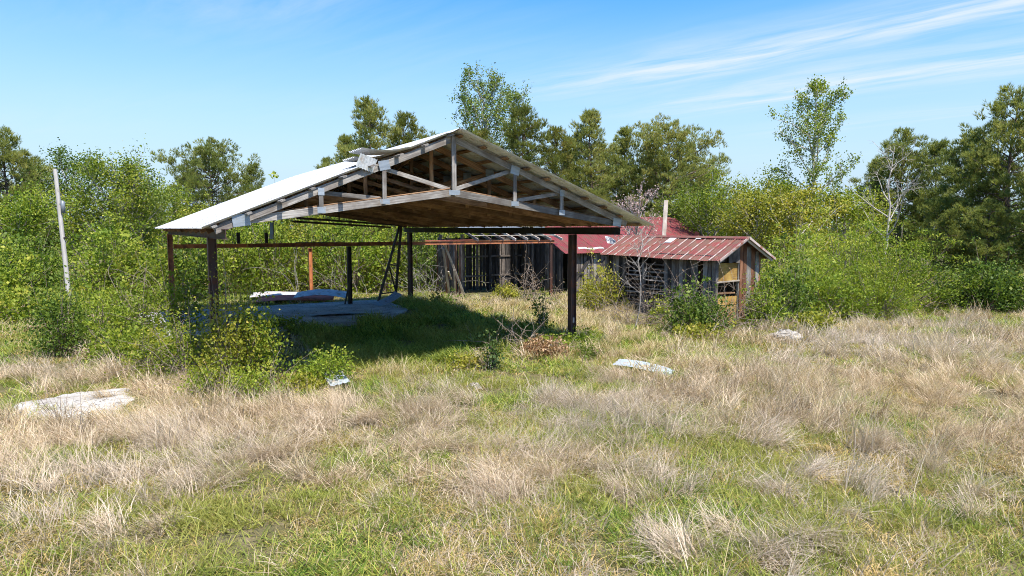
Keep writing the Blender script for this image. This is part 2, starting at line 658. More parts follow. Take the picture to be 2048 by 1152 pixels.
def hbar(parent, name, p0, p1, w, h, mat, up=(0, 0, 1), t=0.014):
    l = (Vector(p1) - Vector(p0)).length
    return link(name, hsec_mesh(l, w, h, t, mat), parent, frame_to(p0, p1, up))


def tube(pts, rad, sides=5, tint=0.5, mat=0):
    pts = np.asarray(pts, float)
    n = len(pts)
    rad = np.broadcast_to(np.asarray(rad, float), (n,))
    d = np.gradient(pts, axis=0)
    d /= np.linalg.norm(d, axis=1)[:, None] + 1e-9
    ref = np.where(np.abs(d[:, 2:3]) > 0.9, np.array([[1.0, 0, 0]]), np.array([[0, 0, 1.0]]))
    a = np.cross(d, ref)
    a /= np.linalg.norm(a, axis=1)[:, None] + 1e-9
    b = np.cross(d, a)
    th = np.linspace(0, 2 * np.pi, sides, endpoint=False)
    v = pts[:, None, :] + rad[:, None, None] * (np.cos(th)[None, :, None] * a[:, None, :] + np.sin(th)[None, :, None] * b[:, None, :])
    v = v.reshape(-1, 3)
    i = np.arange(n - 1)[:, None] * sides
    j = np.arange(sides)[None, :]
    j2 = (j + 1) % sides
    f = np.stack([i + j, i + j2, i + sides + j2, i + sides + j], -1).reshape(-1, 4)
    return (v, f, tint, mat)


def unit(v):
    return v / (np.linalg.norm(v, axis=-1, keepdims=True) + 1e-9)


def leaves(c, d, ln, wd, tint, rng, mat=0):
    """rhombic leaf faces: centres c, direction d"""
    n = len(c)
    d = unit(d)
    r = unit(rng.normal(size=(n, 3)) + np.array([0, 0, 0.0]))
    s = unit(np.cross(d, r))
    ln = np.broadcast_to(ln, (n,))[:, None]
    wd = np.broadcast_to(wd, (n,))[:, None]
    nrm = np.cross(d, s)
    v = np.stack([c - d * ln * 0.5, c + s * wd * 0.5 - d * ln * 0.06, c + d * ln * 0.5 + nrm * ln * 0.1, c - s * wd * 0.5 - d * ln * 0.06], 1).reshape(-1, 3)
    f = np.arange(4 * n).reshape(-1, 4)
    t = np.repeat(np.broadcast_to(tint, (n,)), 4)
    return (v, f, t, mat)


def needles(c, ax, k, ln, wd, tint, rng, mat=0, spread=(0.15, 1.15)):
    n = len(c)
    ax = unit(ax)
    ax = np.repeat(ax, k, 0)
    cc = np.repeat(c, k, 0)
    m = n * k
    perp = unit(np.cross(ax, rng.normal(size=(m, 3))))
    al = rng.uniform(spread[0], spread[1], m)[:, None]
    d = ax * np.cos(al) + perp * np.sin(al)
    L = (ln * rng.uniform(0.7, 1.15, m))[:, None]
    s = unit(np.cross(d, rng.normal(size=(m, 3)))) * wd
    v = np.stack([cc - s, cc + s, cc + d * L], 1).reshape(-1, 3)
    f = np.arange(3 * m).reshape(-1, 3)
    t = np.repeat(np.repeat(np.broadcast_to(tint, (n,)), k) + rng.uniform(-0.08, 0.08, m), 3)
    return (v, f, t, mat)


# ------------------------------------------------------------------ ground
def build_ground():
    ys = np.concatenate([np.linspace(-30, 0, 7), np.linspace(1, 45, 130), np.linspace(47, 120, 30), np.array([200, 400, 900, 2000])])
    xs = np.concatenate([[-1500, -600, -250], np.linspace(-120, -42, 14), np.linspace(-40, 40, 150), np.linspace(42, 120, 14), [250, 600, 1500]])
    X, Y = np.meshgrid(xs, ys)
    Z = ground_z(X, Y) + (fbm(X * 1.7, Y * 1.7, 9, 2) - 0.5) * 0.06 * (np.abs(X) < 45)
    V = np.stack([X, Y, Z], -1).reshape(-1, 3)
    nx = len(xs)
    i = np.arange(len(ys) - 1)[:, None] * nx
    j = np.arange(nx - 1)[None, :]
    F = np.stack([i + j, i + j + 1, i + nx + j + 1, i + nx + j], -1).reshape(-1, 4)
    me = mesh_from('ground', [(V, F, 0.5, 0)], ['ground'])
    o = link('ground', me, smooth=True)
    o['kind'] = 'structure'
    o['label'] = 'rough field of soil and thatch under the grass'


build_ground()


def slab(name, pts, z0, z1, mat, label, sub=1):
    """polygon slab with ragged outline, pts in world xy"""
    n = len(pts)
    cx = sum(p[0] for p in pts) / n
    cy = sum(p[1] for p in pts) / n
    v = [(p[0] - cx, p[1] - cy, z1) for p in pts] + [((p[0] - cx) * 1.005, (p[1] - cy) * 1.005, z0) for p in pts]
    f = [tuple(range(n))] + [(i, i + n, (i + 1) % n + n, (i + 1) % n) for i in range(n)]
    me = bpy.data.meshes.new(name)
    me.from_pydata(v, [], f)
    me.materials.append(MATS[mat])
    me.update()
    o = link(name, me)
    o.location = (cx, cy, 0)
    o['kind'] = 'structure'
    o['label'] = label
    return o


rnd = random.Random(4)


def ragged(poly, step=0.35, amp=0.09):
    out = []
    for i in range(len(poly)):
        a = Vector(poly[i][:2])
        b = Vector(poly[(i + 1) % len(poly)][:2])
        k = max(1, int((b - a).length / step))
        for j in range(k):
            p = a.lerp(b, j / k)
            out.append((p.x + rnd.uniform(-amp, amp), p.y + rnd.uniform(-amp, amp)))
    return out


PAD = [gp(15, 822), gp(60, 800), gp(150, 783), gp(275, 768), gp(268, 800), gp(245, 832), gp(190, 846), gp(110, 850), gp(40, 842)]
padz = max(gz(p) for p in PAD) + 0.05


def build_pad():
    xs = [p.x for p in PAD]
    ys = [p.y for p in PAD]
    gx = np.arange(min(xs) - .4, max(xs) + .4, 0.07)
    gy = np.arange(min(ys) - .4, max(ys) + .4, 0.07)
    X, Y = np.meshgrid(gx, gy)
    x, y = X.ravel(), Y.ravel()
    c = np.zeros(len(x), bool)
    dm = np.full(len(x), 9.0)
    n = len(PAD)
    for i in range(n):
        a, b = PAD[i], PAD[(i + 1) % n]
        k = ((a.y > y) != (b.y > y)) & (x < (b.x - a.x) * (y - a.y) / (b.y - a.y + 1e-12) + a.x)
        c ^= k
        ab = np.array([b.x - a.x, b.y - a.y])
        t = np.clip(((x - a.x) * ab[0] + (y - a.y) * ab[1]) / (ab @ ab), 0, 1)
        dm = np.minimum(dm, np.hypot(x - a.x - t * ab[0], y - a.y - t * ab[1]))
    d = np.where(c, dm, -dm) + (fbm(x * 2.2, y * 2.2, 91, 3) - 0.5) * 0.5
    up = np.clip(d * 0.30, -0.25, 0.035) + (fbm(x * 5, y * 5, 95, 2) - 0.5) * 0.035
    # broken plates: small level steps between them
    up += 0.02 * (np.floor(fbm(x * 0.9, y * 1.6, 97, 2) * 7) % 2)
    z = ground_z(x, y) + up
    cx, cy = float(np.mean(xs)), float(np.mean(ys))
    V = np.stack([x - cx, y - cy, z], 1)
    nx = len(gx)
    i = np.arange(len(gy) - 1)[:, None] * nx
    j = np.arange(nx - 1)[None, :]
    F = np.stack([i + j, i + j + 1, i + nx + j + 1, i + nx + j], -1).reshape(-1, 4)
    F = F[(up[F] > -0.2).all(1)]
    o = link('concrete_pad', mesh_from('concrete_pad', [(V, F, 0.5, 0)], ['concrete_pale']))
    o.location = (cx, cy, 0)
    o['kind'] = 'structure'
    o['label'] = 'broken pale concrete pad lying in the straw grass'


build_pad()
SLAB_UV = [(-10.2, 6.6), (-4.5, 6.4), (-2.6, 7.2), (-1.2, 9.0), (-0.9, 12.9), (-10.2, 12.9)]
slab('concrete_floor', ragged([tuple(G(u, v).xy) for u, v in SLAB_UV], 0.4, 0.05), -0.3, 0.13, 'concrete_slab', 'weathered concrete floor slab at the back of the open shed')


# ------------------------------------------------------------------ corrugated sheets
def sheet_mesh(key, L, W, pitch, amp, mat, prof=None, nl=1, ribs=None, jag=0.0):
    """corrugated sheet, local X = down the slope (0..L), Y = across (0..W); prof(x)->(x,z)"""
    ck = ('sheet', key)
    if ck in _cache:
        return _cache[ck]
    if ribs:
        ys = [0.0]
        zs = [0.0]
        for rpos in ribs:
            ys += [rpos - 0.018, rpos - 0.008, rpos + 0.008, rpos + 0.018]
            zs += [0, amp, amp, 0]
        ys.append(W)
        zs.append(0)
        ys = np.array(ys)
        zs = np.array(zs)
    else:
        n = int(round(W / pitch)) * 4 + 1
        ys = np.linspace(0, W, n)
        zs = amp * np.cos(ys / pitch * 2 * np.pi)
    xs = np.linspace(0, L, nl + 1)
    rng = np.random.RandomState(abs(hash(key)) % 1000 if not isinstance(key, int) else key)
    V = []
    for x in xs:
        px, pz = (x, 0.0) if prof is None else prof(x)
        for y, z in zip(ys, zs):
            V.append((px, y, pz + z))
    V = np.array(V)
    n = len(ys)
    i = np.arange(nl)[:, None] * n
    j = np.arange(n - 1)[None, :]
    F = np.stack([i + j, i + n + j, i + n + j + 1, i + j + 1], -1).reshape(-1, 4)
    th = 0.003
    V2 = V - np.array([0, 0, th])
    F2 = F[:, ::-1]
    me = mesh_from('sheet', [(V, F, 0.5, 0), (V2, F2, 0.5, 0)], [mat])
    _cache[ck] = me
    return me


# ------------------------------------------------------------------ the open shed (pavilion)
def build_open_shed():
    rg = random.Random(11)
    org = G(-4.545, 0)
    T = thing('open_shed', 'large open shed with wooden trusses and pale corrugated roof on steel posts', 'shed', (org.x, org.y, 0), PHI)
    XL, XR = -4.545, 4.545
    Y0, Y1 = -1.95, 12.3
    RZ = 5.23
    SL, SR = 0.412, 0.372

    def roofz(x):
        return RZ - (SL * -x if x < 0 else SR * x)
    # posts: H sections
    for x, y, h in ((XL, 0, 3.02), (XR, 0, 3.04), (XL, 11.75, 3.02), (XR, 11.75, 3.04)):
        p = hbar(T, 'post', (x, y, -0.3), (x, y, h), 0.17, 0.17, 'steel_rust' if x < 0 and y > 5 else 'steel_dark', (1, 0, 0), 0.016)
    bar(T, 'bracket', (XR - 0.02, -0.10, 0.62), (XR - 0.02, -0.10, 0.76), 0.05, 0.02, 'seam_pale', (0, 1, 0))
    # main beams along the depth
    hbar(T, 'beam', (XL, -2.05, 3.10), (XL, 12.35, 3.10), 0.12, 0.19, 'steel_dark')
    hbar(T, 'beam', (XR, -2.0, 3.14), (XR, 12.35, 3.14), 0.12, 0.19, 'steel_black')
    # trusses
    nT = 13
    hb_l, hb_c, hb_r = 3.285, 3.97, 3.31
    xl, xr = -4.62, 4.62

    def botz(x):
        return hb_c + (hb_l - hb_c) * (x / xl) if x < 0 else hb_c + (hb_r - hb_c) * (x / xr)

    def topz(x):
        return roofz(x) - 0.065 - 0.07
    for i in range(nT):
        y = Y0 + (Y1 - Y0 - 0.1) * i / (nT - 1)
        tr = bpy.data.objects.new('truss', None)
        C.objects.link(tr)
        tr.parent = T
        tr.location = (0, y, 0)
        m = 'wood_grey' if i == 0 else 'wood_brown'
        j = lambda a=0.012: rg.uniform(-a, a)
        nrm = lambda s: (s * 0.35, 0, 0.93)
        bar(tr, 'top_chord', (-4.72, 0, topz(-4.72) + 0.01), (0, 0, topz(0)), 0.042, 0.14, m, (0, 0, 1))
        bar(tr, 'top_chord', (0, 0.002, topz(0)), (4.78, 0.002, topz(4.78)), 0.042, 0.14, m, (0, 0, 1))
        bar(tr, 'bottom_chord', (xl, 0.044, hb_l), (0.06, 0.044, hb_c), 0.042, 0.145, m, (0, 0, 1))
        bar(tr, 'bottom_chord', (-0.06, 0.046, hb_c), (xr, 0.046, hb_r), 0.042, 0.145, m, (0, 0, 1))
        bar(tr, 'king_post', (0, -0.045, hb_c - 0.04), (0, -0.045, topz(0) + 0.04), 0.10 if i == 0 else 0.09, 0.045, m, (0, 1, 0))
        for x in (-2.82, -1.55, 1.5, 2.78):
            bar(tr, 'vertical_web', (x, -0.043, botz(x) - 0.03), (x + j(), -0.043, topz(x)), 0.085, 0.04, m, (0, 1, 0))
        for xa, xb in ((0.0, -1.55), (-1.55, -2.82), (0.0, 1.5), (1.5, 2.78)):
            bar(tr, 'diagonal_web', (xa + (0.05 if xb > xa else -0.05), 0.088, botz(xa) + 0.06), (xb, 0.088, topz(xb) - 0.04), 0.038, 0.088, m, (0, 0, 1))
        # metal splice plates
        if i == 0:
            for x in (-1.55, 1.5):
                bar(tr, 'gusset_plate', (x - 0.11, -0.068, topz(x) - 0.02), (x + 0.11, -0.068, topz(x) - 0.02 + (0.05 if x < 0 else -0.05)), 0.004, 0.19, 'galv_plate', (0, 0, 1))
                bar(tr, 'gusset_plate', (x - 0.10, -0.068, botz(x) + 0.0), (x + 0.10, -0.068, botz(x)), 0.004, 0.10, 'galv_plate', (0, 0, 1))
            for x in (-2.82, 2.78):
                bar(tr, 'gusset_plate', (x - 0.06, -0.068, topz(x) - 0.03), (x + 0.06, -0.068, topz(x) - 0.03), 0.004, 0.14, 'galv_plate', (0, 0, 1))
                bar(tr, 'gusset_plate', (x - 0.08, -0.068, botz(x)), (x + 0.08, -0.068, botz(x)), 0.004, 0.12, 'galv_plate', (0, 0, 1))
            bar(tr, 'gusset_plate', (-4.42, -0.05, 3.33), (-4.12, -0.05, 3.37), 0.006, 0.22, 'galv_plate', (0, 0, 1))
            bar(tr, 'gusset_plate', (4.32, -0.05, 3.37), (4.58, -0.05, 3.34), 0.006, 0.19, 'galv_plate', (0, 0, 1))
            bar(tr, 'gusset_plate', (-0.13, -0.07, hb_c - 0.01), (0.13, -0.07, hb_c - 0.01), 0.004, 0.10, 'galv_plate', (0, 0, 1))
        elif i < 5:
            for x in (-1.55, 1.5):
                bar(tr, 'gusset_plate', (x - 0.11, -0.068, topz(x) - 0.02), (x + 0.11, -0.068, topz(x) - 0.02), 0.004, 0.17, 'galv_plate', (0, 0, 1))
    # lengthwise braces inside the roof
    bar(T, 'brace', (-0.35, -1.7, 4.1), (-0.08, 2.0, 5.0), 0.035, 0.08, 'wood_brown')
    bar(T, 'brace', (-0.15, -0.7, 5.0), (-0.45, 2.9, 4.05), 0.035, 0.08, 'wood_brown')
    bar(T, 'brace', (-0.2, 4.2, 5.0), (-0.4, 7.4, 4.05), 0.035, 0.08, 'wood_brown')
    # purlins, set flat across the trusses and running past them
    for k in range(9):
        x = -0.12 - (4.62) * k / 8
        ys = -2.22 + rg.uniform(-0.06, 0.05)
        z = roofz(x) - 0.043
        ym = 4.5 + rg.uniform(-1, 1)
        for a, b in ((ys, ym), (ym + 0.004, 12.42)):
            bar(T, 'purlin', (x, a, z), (x, b, z), 0.09, 0.038, 'wood_grey' if a < 0 else 'wood_brown', (SL, 0, 1) if False else (-SL, 0, 1))
    for k in range(10):
        x = 0.12 + 4.95 * k / 9
        ys = -2.12 + rg.uniform(-0.05, 0.05)
        z = roofz(x) - 0.043
        ym = 5.0 + rg.uniform(-1, 1)
        for a, b in ((ys, ym), (ym + 0.004, 12.42)):
            bar(T, 'purlin', (x, a, z), (x, b, z), 0.09, 0.038, 'wood_brown', (SR, 0, 1))
    # ceiling boards across the lower chords; left half filled in to block sun
    for k in range(12):
        yb = Y0 + (Y1 - Y0 - 0.1) * k / 12
        for row in range(3):
            y = yb + 0.22 + 0.37 * row
            for side in (1, -1):
                cut = [0.05, 1.5 + rg.uniform(-.4, .4), 3.0 + rg.uniform(-.4, .4), 4.5]
                for xa, xb in zip(cut[:-1], cut[1:]):
                    if rg.random() < 0.90:
                        xa_, xb_ = side * xa, side * (xb - 0.01)
                        bar(T, 'ceiling_board', (xa_, y + rg.uniform(-.03, .03), botz(xa_) + 0.087), (xb_, y + rg.uniform(-.03, .03), botz(xb_) + 0.087), round(rg.uniform(0.26, 0.34), 2), 0.02, 'wood_brown', (0.15 * side, 0, 1))
    # roofing
    W = 0.80
    aR = math.atan(SR)
    aL = math.atan(SL)
    LR = 5.30 / math.cos(aR)
    mR = sheet_mesh('shed_r', LR, W + 0.03, 0.1185, 0.019, 'galvanised')
    y = -2.38
    k = 0
    while y < 12.4:
        w = Matrix.Translation((0.0, y, RZ + 0.012 + 0.003 * (k % 2))) @ Matrix.Rotation(aR + rg.uniform(-0.002, 0.002), 4, 'Y')
        link('roofing_sheet', mR, T, w)
        y += W
        k += 1
    # left slope: lower course
    xs0 = 1.86
    LL = (4.93 - xs0) / math.cos(aL)
    mL = sheet_mesh('shed_l', LL, W + 0.03, 0.1185, 0.019, 'galvanised')
    mU = sheet_mesh('shed_u', (xs0 + 0.12) / math.cos(aL), W + 0.03, 0.1185, 0.019, 'galvanised')

    def curl(x):
        # lies on the roof, then lifts and rolls upward at its lower end
        a0 = 1.10
        if x < a0:
            return (x, 0.0)
        t = x - a0
        return (a0 + t * 0.985 - 0.02 * t * t, 0.02 + 0.26 * t * t + 0.06 * t)
    mC = sheet_mesh('shed_curl', 2.08, W + 0.03, 0.1185, 0.019, 'galvanised', curl, 14)

    def curl2(x):
        a0 = 1.35
        if x < a0:
            return (x, 0.0)
        t = x - a0
        return (a0 + t * 0.98, 0.02 + 0.42 * t * t)
    mC2 = sheet_mesh('shed_curl2', 2.0, W + 0.03, 0.1185, 0.019, 'galvanised', curl2, 14)

    def droop(x):
        t = max(0.0, 0.5 - x)
        return (x, -0.9 * t * t)
    y = -2.04
    k = 0
    while y < 12.4:
        rot = Matrix.Rotation(math.pi, 4, 'Z') @ Matrix.Rotation(aL, 4, 'Y')
        # local X runs down to -x ; flip Y so that the sheet spans +y
        base = Matrix.Translation((-xs0, y + W + 0.03, roofz(-xs0) + 0.010 + 0.003 * (k % 2))) @ rot
        link('roofing_sheet', mL, T, base)
        base = Matrix.Translation((0.0, y + W + 0.03, RZ + 0.014 + 0.003 * (k % 2))) @ rot
        if k in (0, 1):
            o = link('curled_sheet', mC if k == 0 else mC2, T, base)
            o['label'] = 'torn roofing sheet curled upward at its lower end'
        else:
            link('roofing_sheet', mU, T, base)
        y += W
        k += 1
    # torn corner folded down over the front chord
    def fold(x):
        return (0.10 * math.sin(x * 3.0), -x)
    mF = sheet_mesh('shed_fold', 0.26, 0.36, 0.06, 0.008, 'galvanised', fold, 4)
    o = link('torn_flap', mF, T, Matrix.Translation((-1.72, -2.10, roofz(-1.72) + 0.03)) @ Matrix.Rotation(R_(92), 4, 'Z') @ Matrix.Rotation(R_(18), 4, 'X'))
    # ridge cap
    for k in range(5):
        y0 = -2.3 + k * 2.95
        v = []
        for yy in (y0, y0 + 2.99):
            v += [(-0.17, yy, RZ - 0.045), (0, yy, RZ + 0.045 + 0.003 * (k % 2)), (0.17, yy, RZ - 0.04)]
        me = bpy.data.meshes.new('ridge_cap')
        me.from_pydata(v, [], [(0, 1, 4, 3), (1, 2, 5, 4)])
        me.materials.append(MATS['galvanised'])
        link('ridge_cap', me, T)
    # two rails slung below the ceiling
    inv = Matrix.LocRotScale(org, Matrix.Rotation(PHI, 3, 'Z').to_quaternion(), None).inverted()
    for dz, dy in ((0, 0), (-0.09, 0.5)):
        a = inv @ pd(594, 436, 18.5)
        b = inv @ pd(790, 450, 26)
        bar(T, 'rail', (a.x, a.y + dy, a.z + dz), (b.x, b.y + dy, b.z + dz), 0.05, 0.06, 'steel_black')
    a = inv @ pd(678, 425, 21.5)
    bar(T, 'hanger', (a.x, a.y, a.z), (a.x, a.y, a.z - 0.3), 0.04, 0.04, 'steel_black')
    return T, inv


SHED, SHED_INV = build_open_shed()

# loose strip hanging from the chord
t = thing('hanging_strip', 'blue metal strip hanging from the left side of the shed roof', 'metal strip', pd(543, 478, 14.6), PHI)
bar(t, 'strip', (0, 0, 0), (0.02, 0.02, 0.36), 0.075, 0.01, 'blue_strip', (0, 1, 0))
bar(t, 'cord', (0.05, 0, -0.1), (0.05, 0, 0.42), 0.012, 0.012, 'steel_black')


# ------------------------------------------------------------------ rusty frame behind
def build_frame():
    o = G(-9.09, 11.75)
    T = thing('steel_frame', 'long rusty steel beam on thin posts behind the open shed', 'frame', (o.x, o.y, 0), PHI)
    hbar(T, 'beam', (0.12, 0.14, 2.56), (2.6, 0.14, 2.56), 0.10, 0.15, 'steel_orange')
    hbar(T, 'beam', (2.61, 0.14, 2.56), (9.0, 0.14, 2.57), 0.10, 0.15, 'steel_rust')
    hbar(T, 'beam', (9.01, 0.14, 2.57), (16.6, 0.14, 2.58), 0.10, 0.15, 'steel_rust')
    bar(T, 'angle_iron', (4.4, 0.12, 2.66), (6.3, 0.12, 2.66), 0.08, 0.03, 'steel_black')
    bar(T, 'angle_iron', (8.2, 0.16, 2.67), (12.2, 0.16, 2.69), 0.07, 0.025, 'tin_red')
    hbar(T, 'post', (6.5, 0.14, -0.2), (6.5, 0.14, 2.48), 0.16, 0.16, 'steel_black', (1, 0, 0))
    bar(T, 'brace', (6.25, 0.10, 0.0), (6.52, 0.04, 1.3), 0.06, 0.06, 'steel_black')
    for x in (2.3, 3.3):
        bar(T, 'stub_post', (x, 0.14, 2.64), (x, 0.14, 3.05), 0.11, 0.11, 'steel_black', (1, 0, 0))
    hbar(T, 'post', (16.4, 0.14, -0.2), (16.4, 0.14, 2.5), 0.13, 0.13, 'steel_dark', (1, 0, 0))


build_frame()

q = pd(620, 497, 30.6)
t = thing('rusty_post', 'slim orange rusted steel post standing beyond the rusty beam', 'post', (q.x, q.y, 0), PHI)
hbar(t, 'shaft', (0, 0, -0.2), (0, 0, q.z), 0.15, 0.15, 'steel_orange', (1, 0, 0))
bar(t, 'cap_plate', (-0.12, 0, q.z + 0.008), (0.12, 0, q.z + 0.008), 0.18, 0.014, 'steel_rust')

# leaning A-frame
b0 = gp(752, 614)
t = thing('trestle_ladder', 'tall black steel trestle leaning up under the shed roof', 'trestle', (b0.x, b0.y, 0))
top = pd(799, 452, b0.y + 0.6) - b0
l2 = pd(790, 598, b0.y + 1.4) - b0
bar(t, 'leg', (0, 0, -0.1), top, 0.10, 0.08, 'steel_black')
bar(t, 'leg', (l2.x, l2.y, l2.z - 0.15), top + Vector((0.06, 0.05, 0)), 0.10, 0.08, 'steel_black')
ra = Vector((0, 0, -0.1)).lerp(top, 0.54)
rb = Vector((l2.x, l2.y, l2.z)).lerp(top, 0.46)
bar(t, 'rung', ra, rb, 0.06, 0.05, 'steel_black')
bar(t, 'rung', Vector((0, 0, 0)).lerp(top, 0.16), l2.lerp(top, 0.10), 0.06, 0.05, 'steel_black')
bar(t, 'brace', ra, l2.lerp(top, 0.12), 0.05, 0.05, 'steel_black')


# ------------------------------------------------------------------ plank barn with red roof
def planks(T, p0, p1, zbot, ztop, mat, rg, w=(0.13, 0.2), gap=(0.01, 0.05), miss=0.05, th=0.022, name='plank', lean=0.01):
    """vertical planks from p0 to p1 (xy, local); ztop may be callable of fraction"""
    p0 = Vector((p0[0], p0[1], 0))
    p1 = Vector((p1[0], p1[1], 0))
    L = (p1 - p0).length
    d = (p1 - p0) / L
    nrm = Vector((-d.y, d.x, 0))
    s = 0.0
    while s < L - 0.06:
        ww = min(rg.uniform(*w), L - s)
        if rg.random() > miss:
            c = p0 + d * (s + ww / 2)
            zt = (ztop(s / L) if callable(ztop) else ztop) + rg.uniform(-0.05, 0.03)
            zb = zbot + rg.uniform(-0.05, 0.12)
            off = nrm * rg.uniform(-0.006, 0.006)
            l = rg.uniform(-lean, lean)
            zt = round(zt * 8) / 8 if False else zt
            bar(T, name, c + off + Vector((0, 0, zb)), c + off + d * l + Vector((0, 0, zt)), round(ww, 2), th, mat if isinstance(mat, str) else rg.choice(mat), nrm)
        s += ww + rg.uniform(*gap)


def build_barn():
    rg = random.Random(23)
    o = G(8.0, 11.75)
    T = thing('plank_barn', 'derelict black plank barn with faded red metal roof', 'barn', (o.x, o.y, 0), PHI)
    sl = 0.435

    def rz(y):
        return 2.10 + sl * y if y <= 4 else 2.10 + sl * (8 - y)
    # back wall of the roofless bay
    planks(T, (-4.9, 4.0), (0.0, 4.0), 0.0, 2.75, ['wood_black', 'wood_black', 'wood_barn'], rg, (0.12, 0.2), (0.012, 0.05), 0.06)
    for z in (0.75, 1.75, 2.6):
        bar(T, 'girt', (-4.9, 3.95, z), (0.0, 3.95, z + 0.02), 0.05, 0.09, 'wood_barn')
    for x in (-4.8, -3.6, -2.0, -0.6):
        bar(T, 'wall_post', (x, 3.88, 0), (x, 3.88, 2.9), 0.12, 0.12, 'wood_black' if x > -3 else 'wood_barn', (0, 1, 0))
    # left end wall
    planks(T, (-4.95, 4.0), (-4.95, 1.2), 0.0, 2.6, ['wood_rust', 'wood_barn'], rg, (0.13, 0.2), (0.02, 0.1), 0.2)
    # partition between the bays
    planks(T, (0.0, 0.1), (0.0, 4.0), 0.0, lambda f: rz(0.1 + 3.9 * f) - 0.08, ['wood_black', 'wood_barn'], rg, (0.12, 0.18), (0.01, 0.04), 0.03)
    # front wall of the roofed bay
    planks(T, (0.25, 0.05), (4.6, 0.05), 0.0, 1.98, ['wood_barn', 'wood_grey', 'wood_barn'], rg, (0.13, 0.2), (0.01, 0.05), 0.05)
    bar(T, 'brace', (0.5, -0.02, 0.5), (1.6, -0.02, 1.8), 0.03, 0.14, 'wood_black')
    bar(T, 'brace', (1.7, -0.02, 0.3), (2.6, -0.02, 1.75), 0.03, 0.14, 'wood_black')
    bar(T, 'brace', (0.4, -0.025, 1.0), (1.2, -0.025, 1.0), 0.03, 0.14, 'wood_black')
    # right end wall and back
    planks(T, (10.6, 0.1), (10.6, 7.8), 0.0, lambda f: rz(0.1 + 7.7 * f) - 0.08, 'wood_barn', rg, (0.3, 0.36), (0.0, 0.01), 0.0)
    planks(T, (0.0, 7.9), (10.6, 7.9), 0.0, 2.0, 'wood_black', rg, (0.4, 0.5), (0.0, 0.02), 0.0)
    # exposed rafters and remaining sheets over the left bay
    for k in range(8):
        x = -4.7 + k * 0.66
        bar(T, 'rafter', (x, 0.05, 2.68), (x + rg.uniform(-.05, .05), 4.05, 3.75), 0.045, 0.12, 'wood_pale' if k > 2 else 'wood_barn')
    for y, z in ((0.5, 2.88), (1.3, 3.09), (2.1, 3.3)):
        bar(T, 'batten', (-4.8, y, z), (0.1, y + 0.03, z), 0.08, 0.03, 'wood_pale')
    m = sheet_mesh('barn_old', 2.9, 0.72, 0.12, 0.01, 'galv_plate')
    for k in range(7):
        M = Matrix.Translation((-4.9 + k * 0.70, 4.1, 3.88)) @ Matrix.Rotation(-math.pi / 2, 4, 'Z') @ Matrix.Rotation(math.atan(0.262), 4, 'Y')
        if k in (5,):
            continue
        link('old_sheet', m, T, M)
    # red roof
    a = math.atan(sl)
    Lr = 4.25 / math.cos(a)
    m = sheet_mesh('barn_red', Lr, 0.72, 0.12, 0.011, 'red_roof')
    mb = sheet_mesh('barn_red_b', Lr, 0.72, 0.12, 0.011, 'red_roof')
    k = 0
    x = -0.12
    while x < 10.7:
        lift = 0.003 * (k % 2)
        M = Matrix.Translation((x, 4.0, rz(4.0) + lift)) @ Matrix.Rotation(-math.pi / 2, 4, 'Z') @ Matrix.Rotation(a, 4, 'Y')
        link('roofing_sheet', m, T, M)
        M = Matrix.Translation((x + 0.72, 4.0, rz(4.0) + lift + 0.002)) @ Matrix.Rotation(math.pi / 2, 4, 'Z') @ Matrix.Rotation(a, 4, 'Y')
        link('roofing_sheet', mb, T, M)
        x += 0.70
        k += 1
    me = bpy.data.meshes.new('ridge_cap')
    zz = rz(4.0)
    me.from_pydata([(-.15, 3.8, zz - .05), (-.15, 4, zz + .05), (-.15, 4.2, zz - .05), (10.75, 3.8, zz - .05), (10.75, 4, zz + .05), (10.75, 4.2, zz - .05)], [], [(0, 3, 4, 1), (1, 4, 5, 2)])
    me.materials.append(MATS['red_roof'])
    link('ridge_cap', me, T)
    for k in range(12):
        x = 0.0 + k * 0.95
        bar(T, 'rafter', (x, 0.0, 2.0), (x, 3.95, rz(3.95) - 0.10), 0.045, 0.11, 'wood_barn')


build_barn()


